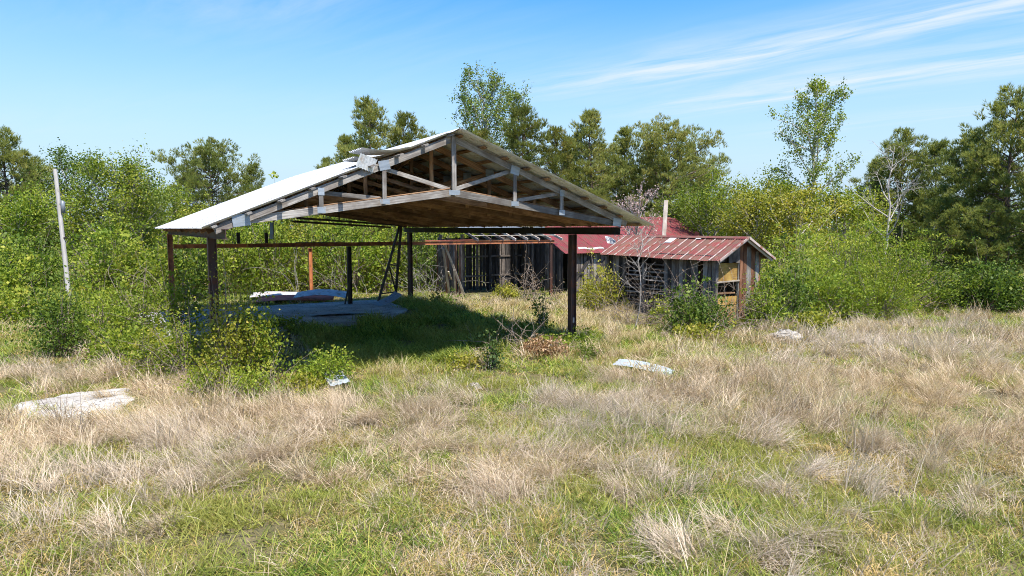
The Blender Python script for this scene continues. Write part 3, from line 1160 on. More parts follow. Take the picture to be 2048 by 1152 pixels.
def build_red_shed():
    rg = random.Random(31)
    o = G(7.31, 0.18)
    T = thing('red_roof_shed', 'small plank shed with red ribbed metal roof and yellow plywood end', 'shed', (o.x, o.y, 0), PHI)
    ZR, ZE, HW, LN_ = 2.90, 2.16, 1.345, 6.3
    sl = (ZR - ZE) / HW
    wx = 1.06

    def rz(x):
        return ZR - sl * abs(x)
    # gable end: planks right of the opening, plywood left
    planks(T, (0.02, 0.35), (wx, 0.35), 0.0, lambda f: rz(0.02 + f * (wx - .02)) - 0.07, ['wood_rust', 'wood_grey', 'wood_rust'], rg, (0.15, 0.22), (0.004, 0.015), 0.0)
    planks(T, (-wx, 0.35), (0.0, 0.35), 2.06, lambda f: rz(-wx * (1 - f)) - 0.07, 'wood_barn', rg, (0.15, 0.22), (0.004, 0.02), 0.1)
    for z0, z1, m in ((0.15, 0.62, 'plywood'), (0.64, 0.92, 'plywood'), (1.45, 2.05, 'plywood')):
        bar(T, 'plywood_panel', (-wx + 0.05, 0.44, (z0 + z1) / 2), (0.0, 0.44, (z0 + z1) / 2), 0.02, z1 - z0, m, (0, 0, 1))
    bar(T, 'shelf', (-wx + 0.05, 0.60, 1.02), (0.0, 0.60, 1.02), 0.18, 0.05, 'wood_brown')
    bar(T, 'rail', (-wx, 0.36, 1.42), (0.02, 0.36, 1.45), 0.05, 0.05, 'wood_pale')
    bar(T, 'corner_post', (-wx, 0.40, -.1), (-wx, 0.40, rz(wx) - 0.1), 0.12, 0.12, 'wood_barn', (0, 1, 0))
    bar(T, 'corner_post', (wx - .08, 0.45, -.1), (wx - .08, 0.45, rz(wx) - 0.1), 0.12, 0.12, 'wood_barn', (0, 1, 0))
    bar(T, 'door_post', (0.04, 0.42, -.1), (0.04, 0.42, rz(0) - 0.12), 0.09, 0.09, 'wood_grey', (0, 1, 0))
    # long side towards the yard
    planks(T, (-wx, 2.6), (-wx, 0.45), 0.0, rz(wx) - 0.07, ['wood_barn', 'wood_grey', 'wood_black'], rg, (0.14, 0.2), (0.005, 0.03), 0.1)
    for y in (2.7, 3.9, 5.0, 6.1):
        bar(T, 'wall_post', (-wx, y, -.1), (-wx, y, rz(wx) - 0.08), 0.12, 0.12, 'wood_grey' if y == 2.7 else 'wood_barn', (0, 1, 0))
    for k in range(11):
        z = 0.35 + k * 0.155
        bar(T, 'lath', (-wx - 0.02, 2.72, z + rg.uniform(-.03, .03)), (-wx - 0.02, 5.0 + rg.uniform(-.3, .2), z + rg.uniform(-.05, .05)), 0.02, 0.05, rg.choice(['wood_grey', 'wood_barn']))
    planks(T, (-wx, 6.1), (-wx, 5.05), 0.0, rz(wx) - 0.07, ['wood_barn', 'wood_black'], rg, (0.14, 0.2), (0.01, 0.04), 0.1)
    planks(T, (wx, 0.4), (wx, 6.1), 0.0, rz(wx) - 0.07, 'wood_barn', rg, (0.25, 0.32), (0, 0.01), 0.0)
    planks(T, (-wx, 6.1), (wx, 6.1), 0.0, lambda f: rz(-wx + 2 * wx * f) - 0.07, 'wood_black', rg, (0.2, 0.26), (0, 0.02), 0.0)
    bar(T, 'wall_plate', (-wx, 0.3, rz(wx) - 0.05), (-wx, 6.2, rz(wx) - 0.05), 0.09, 0.09, 'wood_barn')
    bar(T, 'wall_plate', (wx, 0.3, rz(wx) - 0.05), (wx, 6.2, rz(wx) - 0.05), 0.09, 0.09, 'wood_barn')
    # rafters at the gable
    for y in (0.06, 1.5, 3.0, 4.5, 6.0):
        for s in (-1, 1):
            bar(T, 'rafter', (0, y + (0.001 if s > 0 else 0), rz(0) - 0.07), (s * 1.3, y, rz(1.3) - 0.07), 0.04, 0.09, 'wood_pale' if y < 0.1 else 'wood_barn')
    # roof: narrow sheets; worn seams, coloured pale for the light their ribs catch
    a = math.atan(sl)
    Ls = HW / math.cos(a) + 0.02
    W = 0.44
    m = sheet_mesh('shed_red', Ls, W, 0.11, 0.012, 'red_roof_worn', None, 1, [0.11, 0.22, 0.33])
    k = 0
    y = 0.0
    while y < LN_ - 0.2:
        dz = 0.003 * (k % 2) - 0.02 * math.sin(y * 0.9)
        ML = Matrix.Translation((0, y + W, ZR + dz)) @ Matrix.Rotation(math.pi, 4, 'Z') @ Matrix.Rotation(a + rg.uniform(-.01, .01), 4, 'Y')
        sL = link('roofing_sheet', m, T, ML)
        sm = box_mesh(Ls - 0.01, 0.038, 0.026, 'seam_pale')
        link('seam', sm, sL, Matrix.Translation((Ls / 2, 0.0, 0.013)))
        MR = Matrix.Translation((0, y, ZR + dz + 0.002)) @ Matrix.Rotation(a, 4, 'Y')
        sR = link('roofing_sheet', m, T, MR)
        y += W
        k += 1
    # pale rake trims on the gable
    for s in (-1, 1):
        bar(T, 'rake_trim', (0, -0.02, ZR + 0.0), (s * (HW + 0.01), -0.02, ZE + 0.0), 0.03, 0.08, 'seam_pale')
    me = bpy.data.meshes.new('ridge_cap')
    me.from_pydata([(-.13, -.02, ZR - .035), (0, -.02, ZR + .04), (.13, -.02, ZR - .035), (-.13, 6.2, ZR - .035), (0, 6.2, ZR + .04), (.13, 6.2, ZR - .035)], [], [(0, 1, 4, 3), (1, 2, 5, 4)])
    me.materials.append(MATS['red_roof_worn'])
    link('ridge_cap', me, T)
    # bare patches where the paint has peeled off down to the metal
    for y, x, l, w in ((3.35, -0.42, 0.42, 0.34), (2.1, -0.25, 0.20, 0.24)):
        M = Matrix.Translation((x + .18, y, rz(x + .18) + 0.022)) @ Matrix.Rotation(math.pi, 4, 'Z') @ Matrix.Rotation(a, 4, 'Y')
        link('bare_patch', box_mesh(l, w, 0.004, 'galvanised'), T, M)


build_red_shed()

# pieces of torn tin lying on the barn roof edge
for k, (px, py, yy, lab) in enumerate(((1185, 500, 30.5, 'crumpled pale tin lying along the barn roof edge'), (1222, 497, 29.5, 'bent pale tin corner standing up where both red roofs meet'))):
    p = pd(px, py, yy)
    if k == 0:
        me = sheet_mesh('torn1', 1.3, 0.22, 0.09, 0.02, 'galv_pale', lambda x: (x, 0.025 * math.sin(x * 7)), 9)
        o = link('torn_tin', me)
        o.matrix_basis = Matrix.Translation(p + Vector((-0.6, 0, 0.02))) @ Matrix.Rotation(R_(20), 4, 'Z') @ Matrix.Rotation(R_(24), 4, 'X')
    else:
        me = sheet_mesh('torn2', 0.7, 0.5, 0.1, 0.012, 'galv_pale', lambda x: (x * 0.8, -0.55 * x * x), 6)
        o = link('torn_tin', me)
        o.matrix_basis = Matrix.Translation(p + Vector((-0.15, 0, 0.22))) @ Matrix.Rotation(R_(10), 4, 'Z') @ Matrix.Rotation(R_(38), 4, 'X')
    tag(o, lab, 'tin sheet')

# white upright post behind the red shed
p = pd(1321, 474, 27.5)
t = thing('weathered_post', 'tall whitish weathered board standing up behind the red shed roof', 'post', (p.x, p.y, 0))
bar(t, 'board', (0, 0, -0.2), (0.20, 0, 4.35), 0.17, 0.05, 'wood_pale', (0, 1, 0))
bar(t, 'batten', (0.03, 0.05, 0.0), (0.19, 0.05, 3.9), 0.06, 0.04, 'wood_pale', (0, 1, 0))

# leaning boards by the barn's left end
for k, (a, b, lab) in enumerate((((886, 497, 29.6), (908, 586), 'steepest of the pale boards leaning at the barn corner'),
                                 ((889, 488, 29.7), (936, 587), 'longest pale board slanting down right at the barn corner'),
                                 ((908, 540, 30.2), (917, 588), 'short pale board propped between two leaning boards'),
                                 ((897, 543, 30.0), (934, 560), 'pale stick lying across the leaning boards at mid height'))):
    q = gp(*b)
    q = Vector((q.x, min(q.y, 31), 0))
    a3 = pd(*a)
    t = thing('leaning_board', lab, 'board', (q.x, q.y, 0), 0, 'boards leaning at the barn corner')
    e = a3 - Vector((q.x, q.y, 0))
    z0 = 0.0 if k < 3 else 0.85
    bar(t, 'board', (0, 0, z0), e, 0.10 if k < 2 else 0.07, 0.035, 'wood_pale', (0, -1, 0))


# ------------------------------------------------------------------ sheets on the slab and in the grass
def loose_sheet(loc, rz, L, W, mat, label, prof=None, tilt=(0, 0), key=None):
    me = sheet_mesh(('loose', label), L, W, 0.12, 0.011, mat, prof, 10)
    o = link('metal_sheet', me)
    o.matrix_basis = Matrix.Translation(loc) @ Matrix.Rotation(rz, 4, 'Z') @ Matrix.Rotation(tilt[0], 4, 'X') @ Matrix.Rotation(tilt[1], 4, 'Y') @ Matrix.Translation((-L / 2, -W / 2, 0))
    tag(o, label, 'metal sheet')
    return o


p = gp(590, 600, 0.12)
loose_sheet(Vector((p.x, p.y, 0.20)), R_(9), 3.3, 1.0, 'tin_red', 'rust red metal sheet lying behind the slab under the rusty beam', lambda x: (x, 0.05 * math.sin(x * 1.6)), (R_(8), R_(-2)))
p = gp(565, 595, 0.2)
loose_sheet(Vector((p.x, p.y + 0.5, 0.30)), R_(8), 3.0, 0.9, 'galv_pale', 'flat white sheet lying left behind the rust red one', lambda x: (x, 0.04 * math.sin(x * 2.1)), (R_(9), R_(-1)))
p = gp(640, 594, 0.3)
loose_sheet(Vector((p.x, p.y + 0.2, 0.36)), R_(4), 2.2, 0.9, 'galv_pale', 'bent white sheet topmost on the pile behind the rust red one', lambda x: (x, 0.14 * math.sin(x * 1.43)), (R_(12), 0))
p = gp(700, 622, 0.24)
loose_sheet(Vector((p.x, p.y, 0.17)), R_(24), 2.8, 0.7, 'galv_dull', 'shaded grey sheet lying flat at the foot of the black double post', lambda x: (x, 0.03 * math.sin(x * 2)), (0, 0))
p = gp(775, 606, 0.24)
loose_sheet(Vector((p.x, p.y, 0.34)), R_(50), 1.2, 0.5, 'galv_plate', 'small curled grey sheet at the foot of the trestle', lambda x: (x, 0.22 * (x - 0.5) ** 2), (R_(12), R_(-16)))
p = gp(1286, 752)
loose_sheet(Vector((p.x, p.y, gz(p) + 0.16)), R_(-34), 1.30, 0.44, 'galv_dull', 'bent pale blue metal sheet lying in the straw grass', lambda x: (x, 0.035 * math.sin(x * 3.0) - (0.25 * max(0, x - 1.0) ** 2)), (R_(10), R_(3)))
p = gp(672, 772)
loose_sheet(Vector((p.x, p.y, gz(p) + 0.16)), R_(-62), 0.75, 0.40, 'galv_dull', 'small pale metal sheet half hidden under the bright green bush', lambda x: (x, 0.12 * (x - 0.3) ** 2), (R_(8), R_(12)))


def rock(px, py, r, label, seed, h=0.5):
    rng = np.random.RandomState(seed)
    me = bpy.data.meshes.new('rock')
    nu, nv = 14, 8
    V = []
    for i in range(nv + 1):
        th = math.pi * 0.5 * i / nv
        for j in range(nu):
            ph = 2 * math.pi * j / nu
            k = 1 + 0.22 * rng.uniform(-1, 1)
            V.append((r[0] * math.cos(th) * math.cos(ph) * k, r[1] * math.cos(th) * math.sin(ph) * k, h * (math.sin(th) ** 0.55) * (1 + 0.12 * rng.uniform(-1, 1)) - 0.12))
    F = [(i * nu + j, i * nu + (j + 1) % nu, (i + 1) * nu + (j + 1) % nu, (i + 1) * nu + j) for i in range(nv) for j in range(nu)]
    me.from_pydata(V, [], F)
    me.materials.append(MATS['stone'])
    o = link('rock', me)
    p = gp(px, py)
    o.location = (p.x, p.y, gz(p))
    tag(o, label, 'rock')


rock(1572, 680, (0.50, 0.30), 'flat pale boulder in the grass right of the red shed', 2, 0.42)
rock(947, 776, (0.16, 0.12), 'small pale stone in the grass left of the dark upright sapling', 5, 0.22)


# ------------------------------------------------------------------ utility pole
def at_y(px, y):
    return Vector(((px - 1024.0) / FPX * y * 0.997, y, 0))


b0 = at_y(133, 24.6)
t = thing('utility_pole', 'leaning grey utility pole with a small transformer in the bushes', 'utility pole', (b0.x, b0.y, 0))
topp = pd(110, 338, b0.y + 0.3) - b0
pts = np.array([[0, 0, -0.3], list(topp * 0.33), list(topp * 0.66), list(topp)])
link('shaft', mesh_from('shaft', [tube(pts, [0.088, 0.084, 0.076, 0.068], 10)], ['pole_grey']), t, smooth=True)
cpos = topp * 0.74 + Vector((0.15, -0.02, 0))
th = np.array([[cpos.x, cpos.y, cpos.z - 0.22], [cpos.x, cpos.y, cpos.z - 0.21], [cpos.x, cpos.y, cpos.z + 0.20], [cpos.x, cpos.y, cpos.z + 0.23]])
can = link('transformer', mesh_from('transformer', [tube(th, [0.02, 0.075, 0.075, 0.03], 12)], ['can_grey']), t, smooth=True)
for dz in (-0.13, 0.12):
    bar(can, 'clamp', cpos + Vector((-0.15, 0, dz)), cpos + Vector((0.02, 0, dz)), 0.05, 0.05, 'can_grey')
bar(t, 'insulator', topp * 0.53 + Vector((0.05, -0.02, 0)), topp * 0.53 + Vector((0.18, -0.06, 0.02)), 0.05, 0.05, 'steel_black')


# ------------------------------------------------------------------ vegetation generators
def curve_pts(p, d, L, n, bend, rng, wob=0.06):
    pts = [np.array(p, float)]
    d = np.array(d, float)
    d /= np.linalg.norm(d)
    for i in range(n):
        d = d + np.array(bend) / n + rng.normal(size=3) * wob
        d /= np.linalg.norm(d)
        pts.append(pts[-1] + d * L / n)
    return np.array(pts)


def gen_pine(seed, H, cb, W, tl=0.17, dens=1.0, pw=1.6):
    """trunk with whorled limbs; needles sit in puffs along the outer part of each limb"""
    rng = np.random.RandomState(seed)
    tr = []
    n = 9
    tp = np.zeros((n, 3))
    tp[:, 2] = np.linspace(-0.3, H, n)
    tp[1:, :2] = np.cumsum(rng.normal(size=(n - 1, 2)) * 0.09, 0)
    r0 = 0.014 * H + 0.02
    tr.append(tube(tp, np.linspace(r0, 0.02, n), 7))
    PC, PR, PT, PA = [], [], [], []
    z = cb
    ga = rng.uniform(0, 6)
    while z < H - 0.1:
        t = (z - cb) / (H - cb)
        prof = (1 - t ** pw) ** 0.6 * (0.55 + 0.45 * min(1, t * 3.2 + 0.2)) + 0.05
        for b in range(rng.randint(3, 6)):
            ga += 2.4 + rng.uniform(-.5, .5)
            L = W * prof * rng.uniform(0.62, 1.12) * (0.86 + 0.2 * math.sin(ga * 1.0 + z * 1.3 + seed))
            el = R_(-6 + 46 * t + rng.uniform(-12, 14))
            d = (math.cos(ga) * math.cos(el), math.sin(ga) * math.cos(el), math.sin(el))
            p0 = np.array([np.interp(z, tp[:, 2], tp[:, 0]), np.interp(z, tp[:, 2], tp[:, 1]), z])
            pts = curve_pts(p0, d, L, 6, (0, 0, 0.28), rng, 0.13)
            tr.append(tube(pts, np.linspace(0.010 + 0.010 * L, 0.006, 7), 4))
            bt = rng.uniform(-0.14, 0.14)
            m = max(2, int(L * 3.3 * dens))
            for q in range(m):
                f = 1.0 if q == 0 else rng.uniform(0.30, 1.0) ** 0.75
                i = min(5.999, f * 6)
                k = int(i)
                c = pts[k] + (pts[k + 1] - pts[k]) * (i - k)
                off = rng.normal(size=3) * np.array([0.22, 0.22, 0.12]) * (0.5 + 0.3 * L)
                if q:
                    c = c + off
                PC.append(c)
                PR.append(rng.uniform(0.17, 0.36))
                PT.append(0.44 + bt + rng.uniform(-0.12, 0.12) + 0.10 * t)
                PA.append(np.array([d[0], d[1], 0.9]))
        z += rng.uniform(0.24, 0.42)
    for k in range(4):
        PC.append(np.array([tp[-1, 0], tp[-1, 1], H - 0.18 * k]))
        PR.append(0.14 + 0.03 * k)
        PT.append(0.55)
        PA.append(np.array([0, 0, 1.0]))
    PC, PR, PT, PA = map(np.array, (PC, PR, PT, PA))
    k = 11
    idx = np.repeat(np.arange(len(PC)), k)
    N = len(idx)
    o = rng.normal(size=(N, 3))
    o = unit(o) * (rng.uniform(0, 1, N)[:, None] ** 0.5) * PR[idx][:, None] * np.array([1.1, 1.1, 0.95])
    ax = unit(o) * 0.7 + unit(PA)[idx] * 0.5 + np.array([0, 0, 0.75])
    nd = needles(PC[idx] + o, ax, 9, tl, 0.015, np.clip(PT[idx] + rng.uniform(-.08, .08, N), 0.03, 0.97), rng, 0, (0.05, 0.62))
    return tr, [nd]


def gen_deciduous(seed, H, cb, W, leaf=0.13, nleaf=16, upright=0.7, bare=False, sig=0.16, nl=16, shape='oval', thick=1.0, ks=1.0):
    rng = np.random.RandomState(seed)
    tr = []
    n = 9
    tp = np.zeros((n, 3))
    tp[:, 2] = np.linspace(-0.3, H * 0.97, n)
    tp[1:, :2] = np.cumsum(rng.normal(size=(n - 1, 2)) * 0.10, 0)
    r0 = (0.011 * H + 0.03) * thick
    tr.append(tube(tp, np.linspace(r0, 0.012, n), 7))
    C_, D_, T_ = [], [], []
    ga = rng.uniform(0, 6)
    for li in range(nl):
        t = (li + rng.uniform(0, 0.9)) / nl
        z = cb + (H * 0.95 - cb) * t
        ga += 2.4 + rng.uniform(-.5, .5)
        if shape == 'oval':
            prof = math.sin(math.pi * min(1, 0.22 + 0.78 * t)) ** 0.7 + 0.12
        else:
            prof = (1 - t) ** 0.6 + 0.12
        L = W * prof * rng.uniform(0.75, 1.2) * (1.0 + 0.4 * upright)
        el = R_(20 + 45 * upright + rng.uniform(-14, 12))
        d = (math.cos(ga) * math.cos(el), math.sin(ga) * math.cos(el), math.sin(el))
        p0 = np.array([np.interp(z, tp[:, 2], tp[:, 0]), np.interp(z, tp[:, 2], tp[:, 1]), z])
        pts = curve_pts(p0, d, L, 7, (0, 0, 0.25 * upright), rng, 0.09)
        tr.append(tube(pts, np.linspace(0.014 + 0.012 * L, 0.006, 8) * thick, 5))
        bt = rng.uniform(-0.15, 0.15)
        ns = int((4 + L * 2.6) * ks)
        for s in range(ns):
            f = rng.uniform(0.22, 1.0)
            k = min(6, int(f * 7))
            q = pts[k] + (pts[k + 1] - pts[k]) * (f * 7 - k)
            dd = unit((pts[k + 1] - pts[k])[None])[0]
            sd = unit((dd * 0.8 + rng.normal(size=3) * 0.6 + np.array([0, 0, 0.15]))[None])[0]
            Ls = L * rng.uniform(0.18, 0.42) * (1.1 - 0.5 * f) + 0.2
            sp = curve_pts(q, sd, Ls, 4, (0, 0, 0.15), rng, 0.14)
            tr.append(tube(sp, np.linspace(0.011, 0.004, 5), 3))
            if bare:
                for w in range(4):
                    kk = rng.randint(1, 5)
                    ed = unit((sd + rng.normal(size=3) * 0.7)[None])[0]
                    tr.append(tube(curve_pts(sp[kk], ed, Ls * rng.uniform(.3, .7), 3, (0, 0, 0.1), rng, 0.15), np.linspace(0.006, 0.002, 4), 3))
                continue
            m = int(nleaf * rng.uniform(0.5, 1.4))
            kk = rng.randint(1, 5, m)
            c = sp[kk] + rng.normal(size=(m, 3)) * sig
            C_.append(c)
            D_.append(rng.normal(size=(m, 3)) + np.array([0, 0, -0.3]) + sd)
            T_.append(np.clip(0.5 + bt + rng.normal(size=m) * 0.17, 0.02, 0.98))
    if bare:
        return tr, []
    c = np.concatenate(C_)
    lf = leaves(c, np.concatenate(D_), leaf * rng.uniform(0.5, 1.4, len(c)), leaf * rng.uniform(0.45, 0.85, len(c)), np.concatenate(T_), rng)
    return tr, [lf]


def gen_bush(seed, rx, ry, h, ncl, nleaf, leaf, sig=0.14, flat=0.8, skirt=True, tall=0.5, stems=14, top=0.0, wd=0.62, open_=0.0):
    rng = np.random.RandomState(seed)
    th = rng.uniform(0, 2 * np.pi, ncl)
    u = rng.uniform(0.02, 1, ncl)
    lump = 1 + 0.20 * np.sin(3 * th + seed) + 0.14 * np.sin(5 * th + 2.1 * seed) + rng.normal(size=ncl) * 0.09
    rad = rng.uniform(0.12, 1, ncl) ** 0.42
    phi = np.arcsin(u ** 0.85)
    ztop = 1 + 0.16 * np.sin(2 * th + seed * 1.7) + rng.normal(size=ncl) * 0.08
    hr = np.cos(phi) ** 0.6
    c = np.stack([rx * lump * rad * hr * np.cos(th), ry * lump * rad * hr * np.sin(th), h * ztop * rad * np.sin(phi)], 1)
    # long shoots break the outline
    nsh = max(5, ncl // 7)
    sh = rng.choice(ncl, nsh, False)
    c[sh] *= rng.uniform(1.08, 1.38, nsh)[:, None]
    c[sh, 2] += rng.uniform(0, 0.16, nsh) * h
    c[:, 2] = np.maximum(c[:, 2], 0.06)
    sg = np.full(ncl, sig)
    sg[sh] *= 0.5
    sg *= rng.uniform(0.65, 1.3, ncl)
    tr = []
    for i in sh:
        b = np.array([c[i, 0] * 0.35, c[i, 1] * 0.35, c[i, 2] * 0.25])
        pts = np.array([b, (b + c[i]) / 2 + rng.normal(size=3) * .04, c[i] * 1.02])
        tr.append(tube(pts, np.linspace(0.005 + 0.003 * h, 0.002, 3), 3))
    for i in rng.choice(ncl, min(stems, ncl), False):
        b = np.array([c[i, 0] * 0.25, c[i, 1] * 0.25, -0.1])
        mid = (b + c[i]) / 2 + np.array([0, 0, 0.12 * h]) + rng.normal(size=3) * 0.05
        q = c[i] * 1.03
        pts = np.array([b, (b + mid) / 2 + rng.normal(size=3) * .03, mid, (mid + q) / 2 + rng.normal(size=3) * .03, q])
        tr.append(tube(pts, np.linspace(0.008 + 0.006 * h, 0.003, 5), 4))
    outn = unit(c + np.array([0, 0, 0.2 * h]))
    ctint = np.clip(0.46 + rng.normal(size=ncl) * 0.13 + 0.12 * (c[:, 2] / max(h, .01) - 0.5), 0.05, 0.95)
    idx = np.repeat(np.arange(ncl), nleaf)
    keep = rng.uniform(size=len(idx)) < rng.uniform(0.35, 1.1, ncl)[idx]
    idx = idx[keep]
    n = len(idx)
    g = rng.normal(size=(n, 3)) * sg[idx][:, None]
    g[:, 2] *= flat
    pos = c[idx] + g
    pos[:, 2] = np.maximum(pos[:, 2], 0.02 + rng.uniform(0, 0.05, n))
    d = rng.normal(size=(n, 3)) * 0.8 + outn[idx] * 0.7
    t = np.clip(ctint[idx] + rng.normal(size=n) * 0.13, 0.02, 0.98)
    ln = leaf * np.clip(np.exp(rng.normal(size=n) * 0.38), 0.4, 1.9) * rng.uniform(0.8, 1.15, ncl)[idx]
    lf = leaves(pos, d, ln, ln * wd, t, rng)
    return tr, [lf]


def make_plant(name, label, cat, gen, pos, mats, rz=0.0, sc=1.0, group=None, tn='trunk', cn='crown', sink=0.0):
    p = Vector(pos)
    T = thing(name, label, cat, (p.x, p.y, gz(p) - sink), rz, group)
    if sc != 1.0:
        T.scale = (sc, sc, sc)
    tr, cr = gen
    if tr:
        link(tn, tr if isinstance(tr, bpy.types.Mesh) else mesh_from(tn, tr, [mats[0]]), T, smooth=False)
    if cr:
        link(cn, cr if isinstance(cr, bpy.types.Mesh) else mesh_from(cn, cr, [mats[1]]), T)
    return T


def as_meshes(gen, mats, nm=('trunk', 'crown')):
    tr, cr = gen
    return (mesh_from(nm[0], tr, [mats[0]]) if tr else None, mesh_from(nm[1], cr, [mats[1]]) if cr else None)


def top_h(py, y):
    return pd(1024, py, y).z


# --- pines
PINE_V = []
for s, (H, cb, W, pw) in enumerate(((12, 2.2, 3.6, 1.2), (12, 2.8, 2.8, 1.6), (12, 1.6, 4.3, 1.6), (12, 2.8, 2.5, 1.7), (12, 3.0, 5.8, 3.2))):
    PINE_V.append(as_meshes(gen_pine(40 + s, H, cb, W, 0.30, 1.0, pw), ('bark_pine', 'needles')))
PINE_GOLD = [as_meshes(gen_pine(60 + s, H, cb, W, 0.30, 1.0, pw), ('bark_pine', 'needles_gold')) for s, (H, cb, W, pw) in enumerate(((12, 2.2, 3.4, 1.5), (12, 2.6, 2.9, 1.9)))]
pines = [
    (12, 36, 262, 2, 0.3, 'dark pine at the left edge, tallest on that side', 0),
    (-60, 33, 300, 0, 1.9, 'dark pine cut off by the left edge of the picture', 0),
    (75, 41, 318, 0, 2.2, 'dark pine just left of the utility pole top', 0),
    (425, 55, 300, 4, 1.0, 'broad round pine left of the open shed roof', 0),
    (372, 57, 345, 0, 4.4, 'lower pine shoulder left of the broad round pine', 0),
    (510, 58, 328, 0, 3.0, 'loose pine right of the broad round pine', 0),
    (745, 48, 197, 0, 0.5, 'tall spiky pine rising behind the curled roof sheet', 0),
    (690, 50, 275, 1, 2.5, 'small pine leaning out left of the tall spiky pine', 0),
    (808, 50, 228, 1, 4.1, 'golden tipped pine right of the tall spiky pine', 1),
    (655, 52, 315, 3, 0.9, 'lowest pine above the left roof slope', 0),
    (1048, 46, 212, 0, 0.2, 'golden green pine just right of the shed ridge', 1),
    (968, 47, 262, 1, 2.0, 'golden green pine directly behind the shed ridge', 1),
    (1108, 47, 258, 1, 3.3, 'slim golden pine between two taller pines over the right slope', 1),
    (1186, 48, 222, 1, 5.2, 'dark pine rising above the middle of the right roof slope', 0),
    (1246, 50, 252, 3, 1.2, 'slim dark pine right of the one above the right slope', 0),
    (1330, 49, 262, 4, 2.7, 'open crowned pine above the white weathered board', 0),
    (1300, 52, 300, 3, 3.9, 'low pine behind the open crowned pine', 0),
    (1800, 43, 262, 2, 0.8, 'dark pine behind the bare dead tree', 0),
    (1868, 41, 285, 0, 2.1, 'dark pine between the bare tree and the right edge', 0),
    (1745, 46, 318, 3, 4.6, 'dark pine half hidden left of the bare tree', 0),
    (1930, 35, 268, 2, 5.0, 'wide dark pine left of the tallest one at the right edge', 0),
    (2020, 33, 178, 2, 1.5, 'tallest dark pine at the right edge', 0),
    (2090, 30, 225, 0, 3.6, 'dark pine cut off by the right edge of the picture', 0),
    (1975, 31, 400, 2, 0.1, 'low wide pine under the tallest pine at the right', 0),
    (870, 54, 290, 4, 5.5, 'round pine behind the left edge of the shed ridge', 0),
    (1145, 54, 275, 4, 0.4, 'round pine in the gap over the right roof slope', 1),
    (1215, 55, 300, 2, 2.4, 'broad pine low between the two dark ones over the slope', 0),
    (1385, 53, 330, 4, 5.9, 'pine at the right end of the row behind the shed', 0),
    (575, 60, 385, 4, 1.3, 'low far pine over the left roof slope', 0),
    (1895, 33, 420, 0, 2.9, 'low dark pine right behind the big bright bush', 0),
]
for px, y, py, var, rz, lab, gold in pines:
    H = top_h(py, y)
    v = (PINE_GOLD[var % 2] if gold else PINE_V[var])
    make_plant('pine_tree', lab, 'pine tree', v, at_y(px, y), None, rz, H / 12.25, 'pines behind the buildings')

# --- deciduous trees
y = 50
H = top_h(128, y) * 0.92
make_plant('tulip_tree', 'tall thin leaved tree rising highest behind the shed ridge', 'tree', gen_deciduous(3, H, H * .35, 3.1, 0.15, 30, 0.85, nl=24, sig=0.14), at_y(965, y), ('bark_grey', 'leaf_mid'))
make_plant('tulip_tree', 'thin leaved tree right beside the highest one behind the ridge', 'tree', gen_deciduous(9, H * .97, H * .4, 2.3, 0.15, 26, 0.95, nl=16, sig=0.14), at_y(1030, y + 2), ('bark_grey', 'leaf_mid'), 1.0)
y = 37
H = top_h(160, y)
make_plant('birch_tree', 'tall airy tree with white trunk right of the red shed', 'tree', gen_deciduous(15, H, H * .28, 1.95, 0.12, 36, 0.62, nl=28, sig=0.115), at_y(1622, y), ('bark_white', 'leaf_spring'))
make_plant('young_tree', 'yellow green young tree in front of the white trunked tree', 'tree', gen_deciduous(16, top_h(395, 33), 1.2, 1.7, 0.14, 26, 0.5, nl=18), at_y(1612, 33), ('bark_white', 'leaf_yellow'))
y = 31
make_plant('dead_tree', 'bare dead tree with white branches before the right pines', 'tree', gen_deciduous(21, top_h(285, y), 2.3, 2.0, bare=True, nl=11, upright=0.6, shape='cone', ks=0.6, thick=0.8), at_y(1757, y), ('bark_pale', 'leaf_mid'), 0.6)
dec = [
    (150, 39, 292, 31, 2.4, 'leaf_mid', 'dark leafy tree directly behind the utility pole'),
    (215, 37, 303, 32, 2.5, 'leaf_spring', 'fresh green tree right of the utility pole'),
    (275, 38, 345, 33, 2.0, 'leaf_mid', 'thin topped green tree left of the broad round pine'),
    (330, 42, 375, 34, 2.2, 'leaf_spring', 'low fresh green tree below the broad round pine'),
    (40, 32, 420, 35, 2.3, 'leaf_bright', 'leafy green tree low at the left edge'),
    (1425, 40, 385, 36, 2.4, 'leaf_spring', 'rounded green tree behind the red shed ridge'),
    (1500, 35, 372, 37, 2.1, 'leaf_yellow', 'yellow green tree behind the gable of the red shed'),
    (1545, 37, 350, 38, 1.9, 'leaf_spring', 'green tree left of the white trunked tree'),
    (1690, 36, 375, 39, 1.8, 'leaf_spring', 'green tree right of the white trunked tree'),
    (1365, 43, 405, 51, 2.0, 'leaf_mid', 'green tree above the right end of the red barn roof'),
    (1420, 44, 430, 52, 2.0, 'leaf_mid', 'low dark green tree beyond the red barn roof'),
]
for px, y, py, sd, W, mt, lab in dec:
    H = top_h(py, y) * 0.9
    make_plant('leafy_tree', lab, 'tree', gen_deciduous(sd, H, H * .16, W, 0.125, 52, 0.55, nl=20, sig=0.24), at_y(px, y), ('bark_grey', mt), 0, 1, 'leafy trees round the clearing')
make_plant('redbud_tree', 'small pinkish tree with bare twigs beside the white board', 'tree', gen_deciduous(44, 4.3, 0.9, 1.35, 0.09, 10, 0.8, nl=20, sig=0.09), at_y(1272, 29.5), ('bark_grey', 'blossom'))
make_plant('bare_sapling', 'slim bare sapling standing before the red shed side', 'sapling', gen_deciduous(46, 3.1, 1.0, 0.6, bare=True, nl=9, upright=0.9, thick=0.4, ks=0.6), at_y(1272, 21.6), ('bark_grey', 'blossom'))

